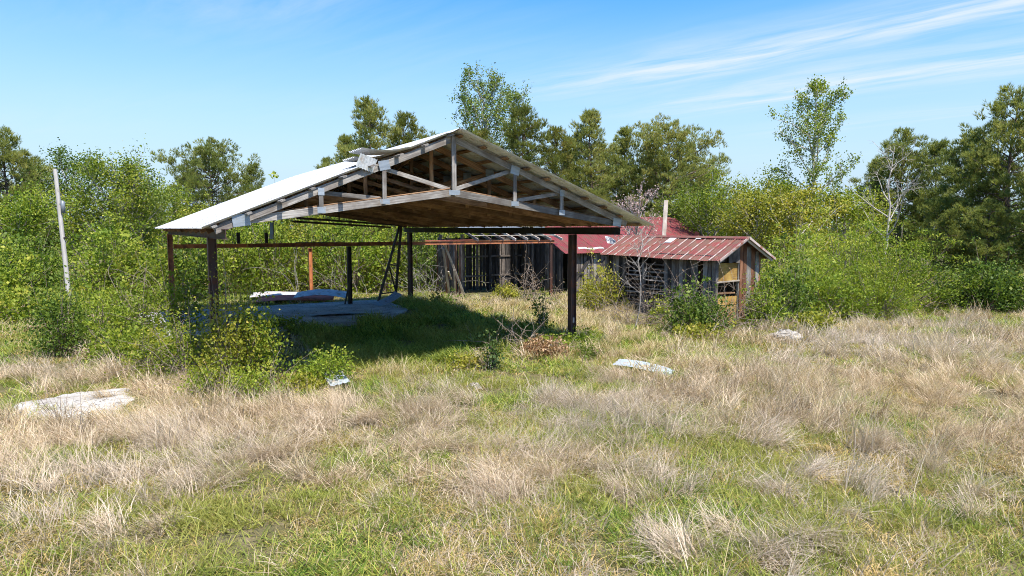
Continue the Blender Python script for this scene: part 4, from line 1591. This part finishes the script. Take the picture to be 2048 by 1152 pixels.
# --- bushes behind the shed
bushes = [
    # px, y, h, rx, ry, ncl, nleaf, leaf, mat, label
    (375, 29.5, 2.6, 1.3, 1.2, 180, 26, 0.13, 'leaf_mid', 'green bush seen between the two left posts'),
    (455, 32.0, 3.6, 1.9, 1.6, 240, 26, 0.14, 'leaf_spring', 'fresh green bush right of the left front post'),
    (540, 33.0, 3.7, 1.9, 1.6, 240, 26, 0.14, 'leaf_bright', 'bright green bush behind the blue hanging strip'),
    (615, 34.0, 3.7, 1.9, 1.5, 240, 26, 0.14, 'leaf_yellow', 'yellow green bush behind the orange rusty post'),
    (690, 33.5, 3.9, 1.8, 1.5, 240, 26, 0.14, 'leaf_bright', 'green bush behind the black double post'),
    (765, 34.5, 3.6, 1.9, 1.5, 240, 26, 0.14, 'leaf_spring', 'green bush behind the black trestle'),
    (840, 35.0, 3.6, 1.7, 1.4, 220, 26, 0.13, 'leaf_mid', 'green bush behind the right rear post'),
    (880, 38.0, 3.6, 1.8, 1.4, 220, 24, 0.14, 'leaf_spring', 'green bush beyond the left corner of the barn'),
    (300, 29.0, 3.0, 2.2, 1.8, 260, 26, 0.13, 'leaf_spring', 'broad green bush left of the shed roof corner'),
    (225, 28.6, 3.2, 2.2, 1.8, 260, 26, 0.13, 'leaf_bright', 'broad bright bush right of the utility pole foot'),
    (40, 27.2, 2.5, 2.0, 1.6, 280, 26, 0.13, 'leaf_mid', 'broad green bush left of the utility pole foot'),
    (-30, 25.0, 2.5, 1.9, 1.6, 240, 26, 0.13, 'leaf_bright', 'green bush cut off by the left edge of the picture'),
    (165, 25.0, 0.9, 1.6, 1.0, 200, 26, 0.11, 'leaf_spring', 'low bush in front of the utility pole foot'),
    (40, 23.0, 1.1, 1.9, 1.4, 180, 26, 0.11, 'leaf_spring', 'low bush at the left edge above the grey straw'),
    # big bright bushes right of the red shed
    (1590, 25.5, 3.0, 1.9, 1.6, 420, 30, 0.10, 'leaf_bright', 'feathery bright bush right beside the red shed gable'),
    (1700, 26.5, 3.4, 2.4, 1.8, 560, 30, 0.10, 'leaf_bright', 'largest feathery bright bush right of the red shed'),
    (1800, 26.0, 3.0, 1.9, 1.6, 440, 30, 0.10, 'leaf_spring', 'feathery bright bush at the right end of the bright clump'),
    (1650, 24.0, 1.9, 1.6, 1.2, 300, 28, 0.09, 'leaf_bright', 'lower feathery bush in front of the bright clump'),
    (1760, 24.2, 1.7, 1.7, 1.2, 300, 28, 0.09, 'leaf_spring', 'low feathery bush before the right half of the bright clump'),
    (1985, 25.6, 2.0, 1.1, 0.9, 240, 26, 0.11, 'leaf_mid', 'leafy green bush under the dark pines at right'),
    (1915, 26.6, 1.3, 1.2, 0.9, 180, 24, 0.10, 'leaf_dark', 'dark low bush under the dark pines at right'),
    (2070, 25.0, 1.6, 1.2, 0.9, 180, 24, 0.10, 'leaf_mid', 'green bush cut off by the right edge under the pines'),
    # by the red shed
    (1385, 20.6, 1.45, 0.75, 0.6, 190, 24, 0.075, 'leaf_mid', 'dark green shrub before the long side of the red shed'),
    (1430, 20.4, 1.1, 0.5, 0.45, 120, 22, 0.07, 'leaf_mid', 'smaller dark shrub right of the one by the shed side'),
    (1535, 21.6, 1.5, 0.6, 0.5, 160, 24, 0.075, 'leaf_bright', 'green shrub at the right corner of the red shed'),
    (1575, 22.4, 1.9, 0.9, 0.6, 220, 26, 0.08, 'leaf_mid', 'upright shaded shrub just right of the red shed corner'),
    (1400, 19.6, 0.42, 0.75, 0.5, 90, 24, 0.07, 'leaf_yellow', 'low yellow green weeds in front of the shed shrubs'),
    (1640, 20.4, 0.6, 0.7, 0.5, 100, 22, 0.08, 'leaf_yellow', 'yellow green weeds right of the flat boulder'),
    (1200, 26.0, 1.6, 0.9, 0.7, 140, 22, 0.09, 'leaf_yellow', 'yellow green shrub between the barn wall and the red shed'),
    (1330, 22.4, 0.9, 0.5, 0.4, 90, 20, 0.07, 'leaf_spring', 'green weeds at the lath opening of the red shed'),
    # left foreground
    (105, 16.6, 1.85, 0.55, 0.5, 190, 32, 0.06, 'leaf_mid', 'upright dark leafed shrub at the left of the bank'),
    (190, 18.2, 1.5, 0.9, 0.8, 170, 34, 0.058, 'leaf_bright', 'round green shrub on the bank below the utility pole'),
    (270, 19.4, 1.6, 0.9, 0.8, 170, 34, 0.058, 'leaf_spring', 'round green shrub on the bank left of the front post'),
    (240, 16.4, 0.85, 1.0, 0.7, 170, 22, 0.07, 'leaf_spring', 'lower green shrub in the middle of the bank'),
    (330, 15.6, 0.95, 0.9, 0.7, 90, 16, 0.075, 'leaf_yellow', 'sparse yellow green shrub on the bank above the straw'),
    (345, 20.5, 1.8, 0.8, 0.7, 110, 20, 0.08, 'leaf_spring', 'thin green shrub below the left end of the shed beam'),
    (365, 14.8, 1.25, 0.55, 0.5, 110, 26, 0.05, 'leaf_spring', 'thin sunlit shrub just left of the left front post'),
    (300, 15.2, 0.9, 0.6, 0.5, 100, 24, 0.05, 'leaf_spring', 'low thin shrub on the bank left of the sunlit one'),
    (452, 13.2, 1.95, 0.55, 0.5, 260, 36, 0.048, 'leaf_yellow', 'yellow green vine bush wrapped round the left front post'),
    (500, 13.6, 1.75, 0.36, 0.4, 210, 36, 0.048, 'leaf_bright', 'green bush right of the one round the left front post'),
    (420, 12.5, 0.65, 0.6, 0.45, 110, 24, 0.045, 'leaf_spring', 'low tangled bush in front of the left front post'),
    (490, 12.4, 0.5, 0.5, 0.4, 100, 24, 0.045, 'leaf_bright', 'low green bush before the left front post'),
    (645, 13.6, 0.62, 0.50, 0.4, 150, 34, 0.045, 'leaf_bright', 'bright green bush over the small metal sheet'),
    (600, 13.0, 0.25, 0.35, 0.3, 60, 22, 0.055, 'leaf_yellow', 'low bright weeds left of the small metal sheet'),
    # at the right front post
    (1168, 17.7, 0.40, 0.40, 0.35, 110, 22, 0.05, 'leaf_bright', 'green weeds round the foot of the right front post'),
    (1118, 17.2, 0.35, 0.4, 0.35, 110, 20, 0.055, 'leaf_spring', 'green weeds left of the right front post foot'),
    (1180, 16.5, 0.28, 0.3, 0.3, 90, 20, 0.05, 'leaf_mid', 'small dark weeds in front of the right front post'),
    (1068, 16.6, 0.30, 0.5, 0.35, 80, 20, 0.05, 'leaf_yellow', 'low yellow weeds beside the orange leaf mound'),
    (1085, 20.0, 1.15, 0.14, 0.14, 46, 16, 0.07, 'leaf_mid', 'slim vine column standing left of the right front post'),
    (980, 14.9, 0.62, 0.13, 0.13, 46, 18, 0.06, 'leaf_dark', 'small dark upright sapling in the grass before the shed'),
    (945, 15.1, 0.30, 0.5, 0.35, 90, 20, 0.05, 'leaf_yellow', 'low yellow green weeds round the small dark sapling'),
    (1012, 29.6, 0.75, 0.6, 0.5, 80, 22, 0.10, 'leaf_yellow', 'bright fern like plant before the black barn wall'),
    (885, 27.5, 0.45, 0.7, 0.5, 80, 20, 0.08, 'leaf_mid', 'low weeds on the shaded edge of the slab'),
    (560, 20.9, 0.40, 0.6, 0.4, 80, 20, 0.07, 'leaf_spring', 'low weeds at the left front edge of the slab'),
]
for i, (px, y, h, rx, ry, ncl, nl, lf, mt, lab) in enumerate(bushes):
    feathery = 'feathery' in lab
    if y > 24:
        lf, nl = lf * 0.78, int(nl * 1.6)
    gen = gen_bush(100 + i, rx, ry, h, ncl, nl, lf, sig=0.10 + 0.045 * h, flat=0.45 if feathery else 0.8, stems=int(16 + 12 * h), wd=0.45 if feathery else 0.66)
    make_plant('bush' if h > 0.7 else 'weed_clump', lab, 'bush' if h > 0.7 else 'weeds', gen, at_y(px, y), ('twig', mt), 0, 1, 'bushes and weeds', 'stem', 'foliage')


# --- dead twig tangles
def tangle(name, label, cat, pos, n, ext, h, mat, seed, r=0.008, up=0.6, leafm=None, nleaf=0, arch=0.5):
    rng = np.random.RandomState(seed)
    tr = []
    cc = []
    for i in range(n):
        b = np.array([rng.uniform(-ext[0], ext[0]) * .8, rng.uniform(-ext[1], ext[1]) * .8, -0.05])
        d = rng.normal(size=3)
        d[2] = abs(d[2]) * up + 0.25 * up
        L = h * rng.uniform(0.7, 1.5)
        pts = curve_pts(b, d, L, 7, (rng.normal() * .6, rng.normal() * .6, -arch), rng, 0.2)
        pts[:, 2] = np.maximum(pts[:, 2], 0.01)
        tr.append(tube(pts, np.linspace(r, r * 0.35, 8), 4))
        for k in range(2):
            q = pts[rng.randint(2, 7)]
            dd = rng.normal(size=3)
            p2 = curve_pts(q, dd, L * rng.uniform(.2, .45), 4, (0, 0, -0.2), rng, 0.2)
            tr.append(tube(p2, np.linspace(r * .55, r * .25, 5), 3))
        cc.append(pts)
    cr = []
    if nleaf:
        allp = np.concatenate(cc)
        c = allp[rng.randint(0, len(allp), nleaf)] + rng.normal(size=(nleaf, 3)) * 0.05
        cr = [leaves(c, rng.normal(size=(nleaf, 3)), 0.05 * rng.uniform(.6, 1.3, nleaf), 0.035, np.clip(rng.normal(size=nleaf) * .2 + .5, 0, 1), rng)]
    return make_plant(name, label, cat, (tr, cr), pos, (mat, leafm), 0, 1, None, 'branch', 'foliage')


tangle('dead_vine', 'pale dead vine tangle hanging on the lath side of the red shed', 'vine', at_y(1275, 22.4), 55, (0.9, 0.5), 2.2, 'twig', 7, 0.008, 1.2, 'dead_leaf', 150, 0.6)
tangle('dead_vine', 'brown matted vine hanging over the plywood corner of the red shed', 'vine', at_y(1440, 21.0), 70, (0.25, 0.22), 2.1, 'twig', 8, 0.008, 1.6, 'dead_leaf', 500, 1.0)
tangle('dead_vine', 'grey vine tangle on the planks in the middle of the red shed', 'vine', at_y(1370, 21.8), 45, (0.7, 0.3), 2.0, 'twig', 18, 0.008, 1.4, 'dead_leaf', 160, 0.9)
tangle('brush_pile', 'arching dead brambles left of the right front post', 'brush', at_y(1035, 16.9), 60, (0.75, 0.4), 1.15, 'twig', 12, 0.010, 0.9, 'dead_leaf', 160, 1.0)
make_plant('leaf_mound', 'orange brown heap of dead leaves by the right front post', 'leaf heap', gen_bush(90, 0.50, 0.35, 0.42, 150, 30, 0.055, sig=0.09, stems=30), at_y(1085, 16.2), ('twig', 'dead_leaf'), 0, 1, None, 'branch', 'foliage')
tangle('brush_pile', 'grey bare brambles on the bank left of the front post', 'brush', at_y(360, 14.9), 55, (0.9, 0.5), 1.5, 'twig', 14, 0.008, 0.8, 'leaf_spring', 700, 0.7)
tangle('brush_pile', 'bare twigs in the vine bush at the left front post', 'brush', at_y(470, 12.6), 50, (0.8, 0.45), 1.1, 'twig', 15, 0.006, 0.9, 'leaf_yellow', 300, 0.6)
tangle('dry_weed', 'tall dry brown weed before the dark barn wall', 'weed', at_y(1060, 29.0), 26, (0.3, 0.3), 1.7, 'twig', 16, 0.012, 2.2, 'dead_leaf', 300, -0.2)
tangle('dry_weed', 'dry brown weeds at the corner of the barn partition', 'weed', at_y(1105, 28.5), 26, (0.6, 0.4), 0.7, 'twig', 17, 0.008, 1.8, 'dead_leaf', 200, 0.1)
tangle('dry_weed', 'thin bare weed standing before the broken concrete pad', 'weed', at_y(93, 10.2), 7, (0.08, 0.08), 0.95, 'twig', 19, 0.006, 2.6, None, 0, -0.1)
tangle('dry_weed', 'second thin bare weed right of the one before the pad', 'weed', at_y(135, 9.6), 5, (0.06, 0.06), 0.8, 'twig', 20, 0.005, 2.6, None, 0, -0.1)
tangle('dry_weed', 'dry thicket on the slope under the left roof corner', 'weed', at_y(318, 24.5), 60, (1.0, 0.7), 2.4, 'twig', 22, 0.012, 1.0, 'dead_leaf', 300, 0.5)
tangle('dry_weed', 'bare grey thicket behind the rusty beam near the barn', 'weed', at_y(850, 32.5), 26, (0.9, 0.6), 2.4, 'bark_grey', 24, 0.011, 2.2, 'leaf_spring', 300, 0.1)
tangle('dry_weed', 'bare thin saplings behind the black double post', 'weed', at_y(660, 31.5), 16, (2.2, 0.5), 2.2, 'bark_grey', 25, 0.010, 3.4, 'leaf_spring', 200, 0.0)


# ------------------------------------------------------------------ distant woodland
def build_woodland():
    rng = np.random.RandomState(77)
    ch = []
    n = 2600
    th = rng.uniform(R_(-62), R_(62), n)
    d = rng.uniform(58, 72, n)
    x = d * np.sin(th)
    y = d * np.cos(th)
    hh = 3.4 + 1.6 * fbm(x * 0.12, y * 0.12, 3, 3)
    z = hh * rng.uniform(0.0, 1, n) ** 0.6
    c = np.stack([x, y, z], 1)
    idx = np.repeat(np.arange(n), 26)
    m = len(idx)
    pos = c[idx] + rng.normal(size=(m, 3)) * np.array([0.55, 0.55, 0.4])
    pos[:, 2] = np.maximum(pos[:, 2], 0.02)
    t = np.clip((0.4 + rng.normal(size=n) * 0.15)[idx] + rng.normal(size=m) * 0.12, 0.02, 0.98)
    ch.append(leaves(pos, rng.normal(size=(m, 3)), 0.34 * rng.uniform(.6, 1.3, m), 0.22, t, rng))
    o = link('woodland', mesh_from('woodland', ch, ['leaf_mid']))
    o['kind'] = 'stuff'
    o['label'] = 'mass of green woodland undergrowth beyond the buildings'


build_woodland()


# ------------------------------------------------------------------ grass
def scatter(name, label, tufts, P, rot, scl, idx):
    col = bpy.data.collections.new(name + '_sources')
    for k, me in enumerate(tufts):
        o = bpy.data.objects.new('%s_%03d' % (name, k), me)
        col.objects.link(o)
    me = bpy.data.meshes.new(name)
    me.vertices.add(len(P))
    me.vertices.foreach_set('co', np.asarray(P, np.float32).reshape(-1))
    a = me.attributes.new('rot', 'FLOAT_VECTOR', 'POINT')
    a.data.foreach_set('vector', np.asarray(rot, np.float32).reshape(-1))
    a = me.attributes.new('scl', 'FLOAT_VECTOR', 'POINT')
    a.data.foreach_set('vector', np.asarray(scl, np.float32).reshape(-1))
    a = me.attributes.new('idx', 'INT', 'POINT')
    a.data.foreach_set('value', np.asarray(idx, np.int32))
    me.update()
    ob = link(name, me)
    ng = bpy.data.node_groups.new(name, 'GeometryNodeTree')
    ng.interface.new_socket('Geometry', in_out='INPUT', socket_type='NodeSocketGeometry')
    ng.interface.new_socket('Geometry', in_out='OUTPUT', socket_type='NodeSocketGeometry')
    gi = ng.nodes.new('NodeGroupInput')
    go = ng.nodes.new('NodeGroupOutput')
    ci = ng.nodes.new('GeometryNodeCollectionInfo')
    ci.inputs['Collection'].default_value = col
    ci.inputs['Separate Children'].default_value = True
    ci.inputs['Reset Children'].default_value = True
    ip = ng.nodes.new('GeometryNodeInstanceOnPoints')
    ip.inputs['Pick Instance'].default_value = True

    def na(nm, ty):
        q = ng.nodes.new('GeometryNodeInputNamedAttribute')
        q.data_type = ty
        q.inputs['Name'].default_value = nm
        return q.outputs['Attribute']
    e2r = ng.nodes.new('FunctionNodeEulerToRotation')
    lk = ng.links.new
    lk(gi.outputs[0], ip.inputs['Points'])
    lk(ci.outputs[0], ip.inputs['Instance'])
    lk(na('idx', 'INT'), ip.inputs['Instance Index'])
    lk(na('rot', 'FLOAT_VECTOR'), e2r.inputs[0])
    lk(e2r.outputs[0], ip.inputs['Rotation'])
    lk(na('scl', 'FLOAT_VECTOR'), ip.inputs['Scale'])
    lk(ip.outputs[0], go.inputs[0])
    md = ob.modifiers.new('scatter', 'NODES')
    md.node_group = ng
    ob['kind'] = 'stuff'
    ob['label'] = label
    return ob


def to_uv(x, y):
    dx = x - P0[0]
    dy = y - P0[1]
    return dx * RX + dy * RY, -dx * RY + dy * RX


def inside_poly(x, y, poly):
    c = np.zeros(len(x), bool)
    n = len(poly)
    j = n - 1
    for i in range(n):
        xi, yi = poly[i][0], poly[i][1]
        xj, yj = poly[j][0], poly[j][1]
        k = ((yi > y) != (yj > y)) & (x < (xj - xi) * (y - yi) / (yj - yi + 1e-12) + xi)
        c ^= k
        j = i
    return c


def sample_field(n, y0, y1, rng):
    y = np.sqrt(rng.uniform(y0 * y0, y1 * y1, n))
    x = rng.uniform(-1, 1, n) * (0.82 * y + 1.5)
    u, v = to_uv(x, y)
    pp = [(p.x, p.y) for p in PAD]
    bad = inside_poly(x, y, pp) | inside_poly(x, y + 0.45, pp)
    sl = inside_poly(u, v, SLAB_UV)
    bad &= rng.uniform(size=n) < 0.86
    bad |= sl
    bad |= (u > 6.3) & (u < 8.4) & (v > 0.7) & (v < 6.2)
    bad |= (u > 3.0) & (u < 18) & (v > 12.5) & (v < 19)
    k = ~bad
    return x[k], y[k], u[k], v[k]


# straw stands in drifts: centre under photo pixel, half sizes in metres across / along
STRAW = []
for px, py, rx, ry, s in ((1000, 850, 2.3, 1.7, 1.3), (1180, 900, 1.8, 1.5, 1.1), (820, 900, 1.6, 1.2, 1.0), (430, 860, 2.6, 1.2, 1.2), (120, 930, 1.8, 1.5, 1.2), (330, 930, 1.4, .7, .9),
                          (1380, 830, 2.2, 1.8, 1.2), (1600, 770, 3.2, 2.6, 1.0), (1850, 760, 3.0, 2.6, 1.0), (1900, 680, 5.0, 2.8, 1.3), (2030, 900, 1.8, 2.6, 1.0),
                          (1440, 930, 1.5, 1.0, .9), (1980, 650, 5, 2, 1.2), (230, 1100, .55, .45, 1.3), (1450, 1090, 1.2, .6, .6), (1240, 640, 2.6, 4, .75), (1000, 612, 3.5, 2.8, .7),
                          (60, 640, 2.6, 2.2, 1.0), (60, 760, 2.0, 1.6, .7), (300, 780, 1.0, .8, .8), (1700, 900, 1.4, 1.0, .5), (1850, 980, 1.2, .8, .5), (700, 960, 1.0, .5, .5), (1200, 1000, .9, .5, .5)):
    p = gp(px, py)
    STRAW.append((p.x, p.y, rx, ry, s))


def straw_density(x, y):
    d = np.zeros(len(x))
    wx = x + (fbm(x * .8, y * .8, 21, 2) - .5) * 1.6
    wy = y + (fbm(x * .8, y * .8, 27, 2) - .5) * 1.6
    for cx, cy, rx, ry, s in STRAW:
        q = ((wx - cx) / rx) ** 2 + ((wy - cy) / ry) ** 2
        d = np.maximum(d, s * np.exp(-q * q * 0.7))
    d = d * np.clip(4.2 * fbm(x * 1.1, y * 1.1, 33, 3) - 1.32, 0.05, 1.3) + 0.07 * (fbm(x * .9, y * .9, 41, 3) > 0.55)
    return np.clip(d, 0, 1)


def flow(x, y):
    return (fbm(x * 0.33, y * 0.33, 55, 2) - 0.5) * 5.0 - 1.9


def merge_tufts(name, specs, radius, mats, seed):
    """one patch mesh out of several tufts; specs: (tuft mesh list, count, material index, scale range, lean direction spread)"""
    rng = np.random.RandomState(seed)
    ch = []
    for tl, cnt, mi, sr, yj in specs:
        for k in range(cnt):
            V, Q, T3, T = tl[rng.randint(len(tl))]
            a = rng.normal() * yj
            sc = rng.uniform(*sr)
            r = radius * math.sqrt(rng.uniform())
            th = rng.uniform(0, 2 * math.pi)
            R = np.array([[math.cos(a), -math.sin(a), 0], [math.sin(a), math.cos(a), 0], [0, 0, 1]])
            v = (V * sc) @ R.T + np.array([r * math.cos(th), r * math.sin(th), 0])
            dt = rng.uniform(-0.15, 0.15)
            ch.append((v, Q, np.clip(T + dt, 0.02, 0.98), mi))
            n = len(V)
            ch.append((v, T3, np.clip(T + dt, 0.02, 0.98), mi))
    return mesh_from(name, ch, mats)


def tuft(n, lr, w, base, lean, spread, bend, seed, segs=4, tint=(0.3, 0.7), a0=(0.3, 1.0)):
    rng = np.random.RandomState(seed)
    V, Q, T3, T = [], [], [], []
    off = 0
    for i in range(n):
        L = rng.uniform(*lr)
        b = np.array([rng.normal() * base, rng.normal() * base, -0.03])
        az = rng.uniform(0, 2 * np.pi)
        hd = np.array([math.cos(az), math.sin(az)]) * spread + np.array([lean, 0])
        ang0 = min(1.25, np.linalg.norm(hd) * rng.uniform(*a0))
        hd = hd / (np.linalg.norm(hd) + 1e-6)
        k = bend * rng.uniform(0.3, 1.5)
        side = np.array([-hd[1], hd[0], 0])
        rr = rng.uniform(-1.2, 1.2)
        side = side * math.cos(rr) + np.array([hd[0], hd[1], 0.0]) * math.sin(rr)
        p = b.copy()
        pts = [p.copy()]
        tw = rng.normal() * 0.25
        for s in range(segs):
            a = ang0 + k * (s + 0.5) / segs
            h2 = np.array([hd[0] * math.cos(tw * s) - hd[1] * math.sin(tw * s), hd[0] * math.sin(tw * s) + hd[1] * math.cos(tw * s)])
            p = p + np.array([h2[0] * math.sin(a), h2[1] * math.sin(a), math.cos(a)]) * L / segs
            p[2] = max(p[2], 0.015)
            pts.append(p.copy())
        ww = w * rng.uniform(0.7, 1.3)
        vv = []
        for s in range(segs):
            wk = ww * (1 - 0.7 * s / segs) * 0.5
            vv += [pts[s] - side * wk, pts[s] + side * wk]
        vv.append(pts[-1])
        V += vv
        for s in range(segs - 1):
            Q.append((off + 2 * s, off + 2 * s + 1, off + 2 * s + 3, off + 2 * s + 2))
        q = off + 2 * (segs - 1)
        T3.append((q, q + 1, q + 2))
        T += [rng.uniform(*tint)] * len(vv)
        off += len(vv)
    return np.array(V), np.array(Q), np.array(T3), np.array(T)


def build_grass():
    rng = np.random.RandomState(5)
    GM = ['grass', 'grass_dry', 'straw', 'straw_gold']
    patches = []
    names = {}

    def add(kind, specs, radius, nvar, seed):
        names[kind] = (len(patches), nvar)
        for k in range(nvar):
            patches.append(merge_tufts('patch_' + kind, specs, radius, GM, seed + k))
    for lod, wk, nk in (('n', 1.65, 0.62), ('f', 3.2, 0.34)):
        q = lambda n: max(6, int(n * nk))
        green = [tuft(q(44), (0.09, 0.27), 0.0065 * wk, 0.07, 0.2, 0.8, 0.9, 300 + i, 3, (0.05, 0.9)) for i in range(4)]
        tallg = [tuft(q(44), (0.18, 0.42), 0.0065 * wk, 0.06, 0.35, 0.6, 0.9, 310 + i, 3, (0.05, 0.8)) for i in range(3)]
        dry = [tuft(q(36), (0.06, 0.20), 0.006 * wk, 0.08, 0.3, 1.2, 0.9, 320 + i, 3, (0.05, 0.95)) for i in range(3)]
        lodged = [tuft(q(26), (0.15, 0.45), 0.0048 * wk, 0.10, 0.9, 1.0, 0.6, 330 + i, 3, (0.05, 0.9)) for i in range(3)]
        straw = [tuft(q(78), (0.30, 0.62), 0.0046 * wk, 0.07, 0.55, 0.45, b, 340 + i, 5, (0.10, 0.98)) for i, b in enumerate((0.8, 1.2, 1.6, 1.0))]
        gold = [tuft(q(56), (0.22, 0.48), 0.0055 * wk, 0.08, 0.35, 0.5, 0.6, 350 + i, 4, (0.15, 0.9)) for i in range(3)]
        PR = 0.42
        add('green' + lod, [(green, 13, 0, (0.8, 1.3), 1.5), (dry, 4, 1, (0.8, 1.2), 2.0), (lodged, 2, 2, (.7, 1.1), 2)], PR, 5, 400)
        add('mixed' + lod, [(green, 8, 0, (0.7, 1.2), 1.5), (dry, 9, 1, (0.8, 1.2), 2.0), (lodged, 4, 2, (.7, 1.1), 2)], PR, 5, 420)
        add('dry' + lod, [(green, 3, 0, (0.6, 1.1), 1.5), (dry, 14, 1, (0.8, 1.2), 2.0), (lodged, 5, 2, (.7, 1.1), 2)], PR, 5, 440)
        add('lush' + lod, [(tallg, 12, 0, (0.8, 1.25), 0.8), (green, 5, 0, (0.9, 1.4), 1.0)], PR, 4, 460)
        stalk = [tuft(5, (0.45, 0.85), 0.0042 * wk, 0.12, 0.2, 0.35, 0.5, 360 + i, 5, (0.3, 0.98)) for i in range(3)]
        add('straw' + lod, [(straw, 3, 2, (0.6, 1.25), 0.6), (lodged, 6, 2, (.8, 1.4), 1.0), (stalk, 1, 2, (.7, 1.1), 2.0)], 0.28, 8, 480)
        add('clump' + lod, [(straw, 3, 2, (0.8, 1.3), 0.4), (straw, 1, 2, (0.5, 0.8), 2.0), (stalk, 1, 3, (.8, 1.2), 2.0)], 0.12, 7, 500)
        add('gold' + lod, [(gold, 6, 3, (0.7, 1.2), 0.9), (green, 3, 0, (0.8, 1.2), 1.0), (lodged, 2, 2, (.8, 1.2), 1.0)], 0.32, 4, 520)

    def shade(u, v):
        return (u > -9.5) & (u < 0.5) & (v > -0.6) & (v < 11)

    out = []

    def emit(kinds, x, y, yaw, sxy, sz):
        """kinds: array of kind names per point"""
        n = len(x)
        if not n:
            return
        far = y > 15 + rng.normal(size=n) * 1.5
        idx = np.zeros(n, int)
        for k in set(kinds):
            for lod, sel in (('n', ~far), ('f', far)):
                m = (kinds == k) & sel
                st, nv = names[k + lod]
                idx[m] = st + rng.randint(0, nv, m.sum())
        z = ground_z(x, y)
        rot = np.stack([rng.normal(size=n) * .06, rng.normal(size=n) * .06, yaw], 1)
        out.append((np.stack([x, y, z], 1), rot, np.stack([sxy, sxy, sz], 1), idx))

    gold_zone = lambda u, v: np.exp(-(((u - 2.2) / 4.0) ** 2 + ((v - 4.5) / 5.0) ** 2))
    for y0, y1, dens in ((3.5, 11, 6.2), (11, 20, 4.0), (20, 32, 2.6), (32, 50, 1.3)):
        area = 0.82 * (y1 * y1 - y0 * y0) + 3 * (y1 - y0)
        n = int(area * dens)
        # turf
        x, y, u, v = sample_field(n, y0, y1, rng)
        n = len(x)
        dr = fbm(x * 0.55, y * 0.55, 81, 3) + 0.10 * (straw_density(x, y) - 0.3)
        sh = shade(u, v)
        r = dr + rng.normal(size=n) * 0.05
        kinds = np.where(r < 0.49, 'green', np.where(r < 0.60, 'mixed', 'dry')).astype(object)
        kinds[sh & (u > -6.3)] = 'lush'
        kinds[sh & (u <= -6.3)] = 'dry'
        front = (v < 0.3) & (v > -4) & (u > -7) & (u < 3)
        kinds[front & (kinds == 'dry')] = 'green'
        hv = 0.45 + 0.75 * fbm(x * .7, y * .7, 71, 3)
        hv = np.where(sh, hv * 1.15, hv)
        s = rng.uniform(0.85, 1.2, n) * np.where(y > 20, 1.25, 1.0)
        emit(kinds, x, y, rng.uniform(-3.14, 3.14, n), s, s * hv)
        # straw drifts
        x, y, u, v = sample_field(int(area * dens * (1.6 if y0 < 10 else 2.0 if y0 < 19 else 1.5)), y0, y1, rng)
        n = len(x)
        d = straw_density(x, y)
        sh = shade(u, v)
        k = (rng.uniform(size=n) < d * 1.0) & ~sh
        g = rng.uniform(size=n) < gold_zone(u, v) * 1.1
        a = k & ~g
        hs = 0.36 + 1.05 * fbm(x * .6, y * .6, 61, 3)
        s = rng.uniform(0.8, 1.2, n)
        yaw = flow(x, y) + rng.normal(size=n) * 0.55
        kk = np.where(rng.uniform(size=n) < 0.42, 'clump', 'straw').astype(object)
        emit(kk[a], x[a], y[a], yaw[a], s[a], (s * hs)[a])
        b = g & ~sh & (rng.uniform(size=n) < 0.55)
        kk[:] = 'gold'
        emit(kk[b], x[b], y[b], yaw[b], s[b], s[b])
    P = np.concatenate([o[0] for o in out])
    rot = np.concatenate([o[1] for o in out])
    sc = np.concatenate([o[2] for o in out])
    idx = np.concatenate([o[3] for o in out])
    scatter('grass', 'tall pale straw and short green grass covering the field', patches, P, rot, sc, idx)
    print('grass patches', len(P))


build_grass()
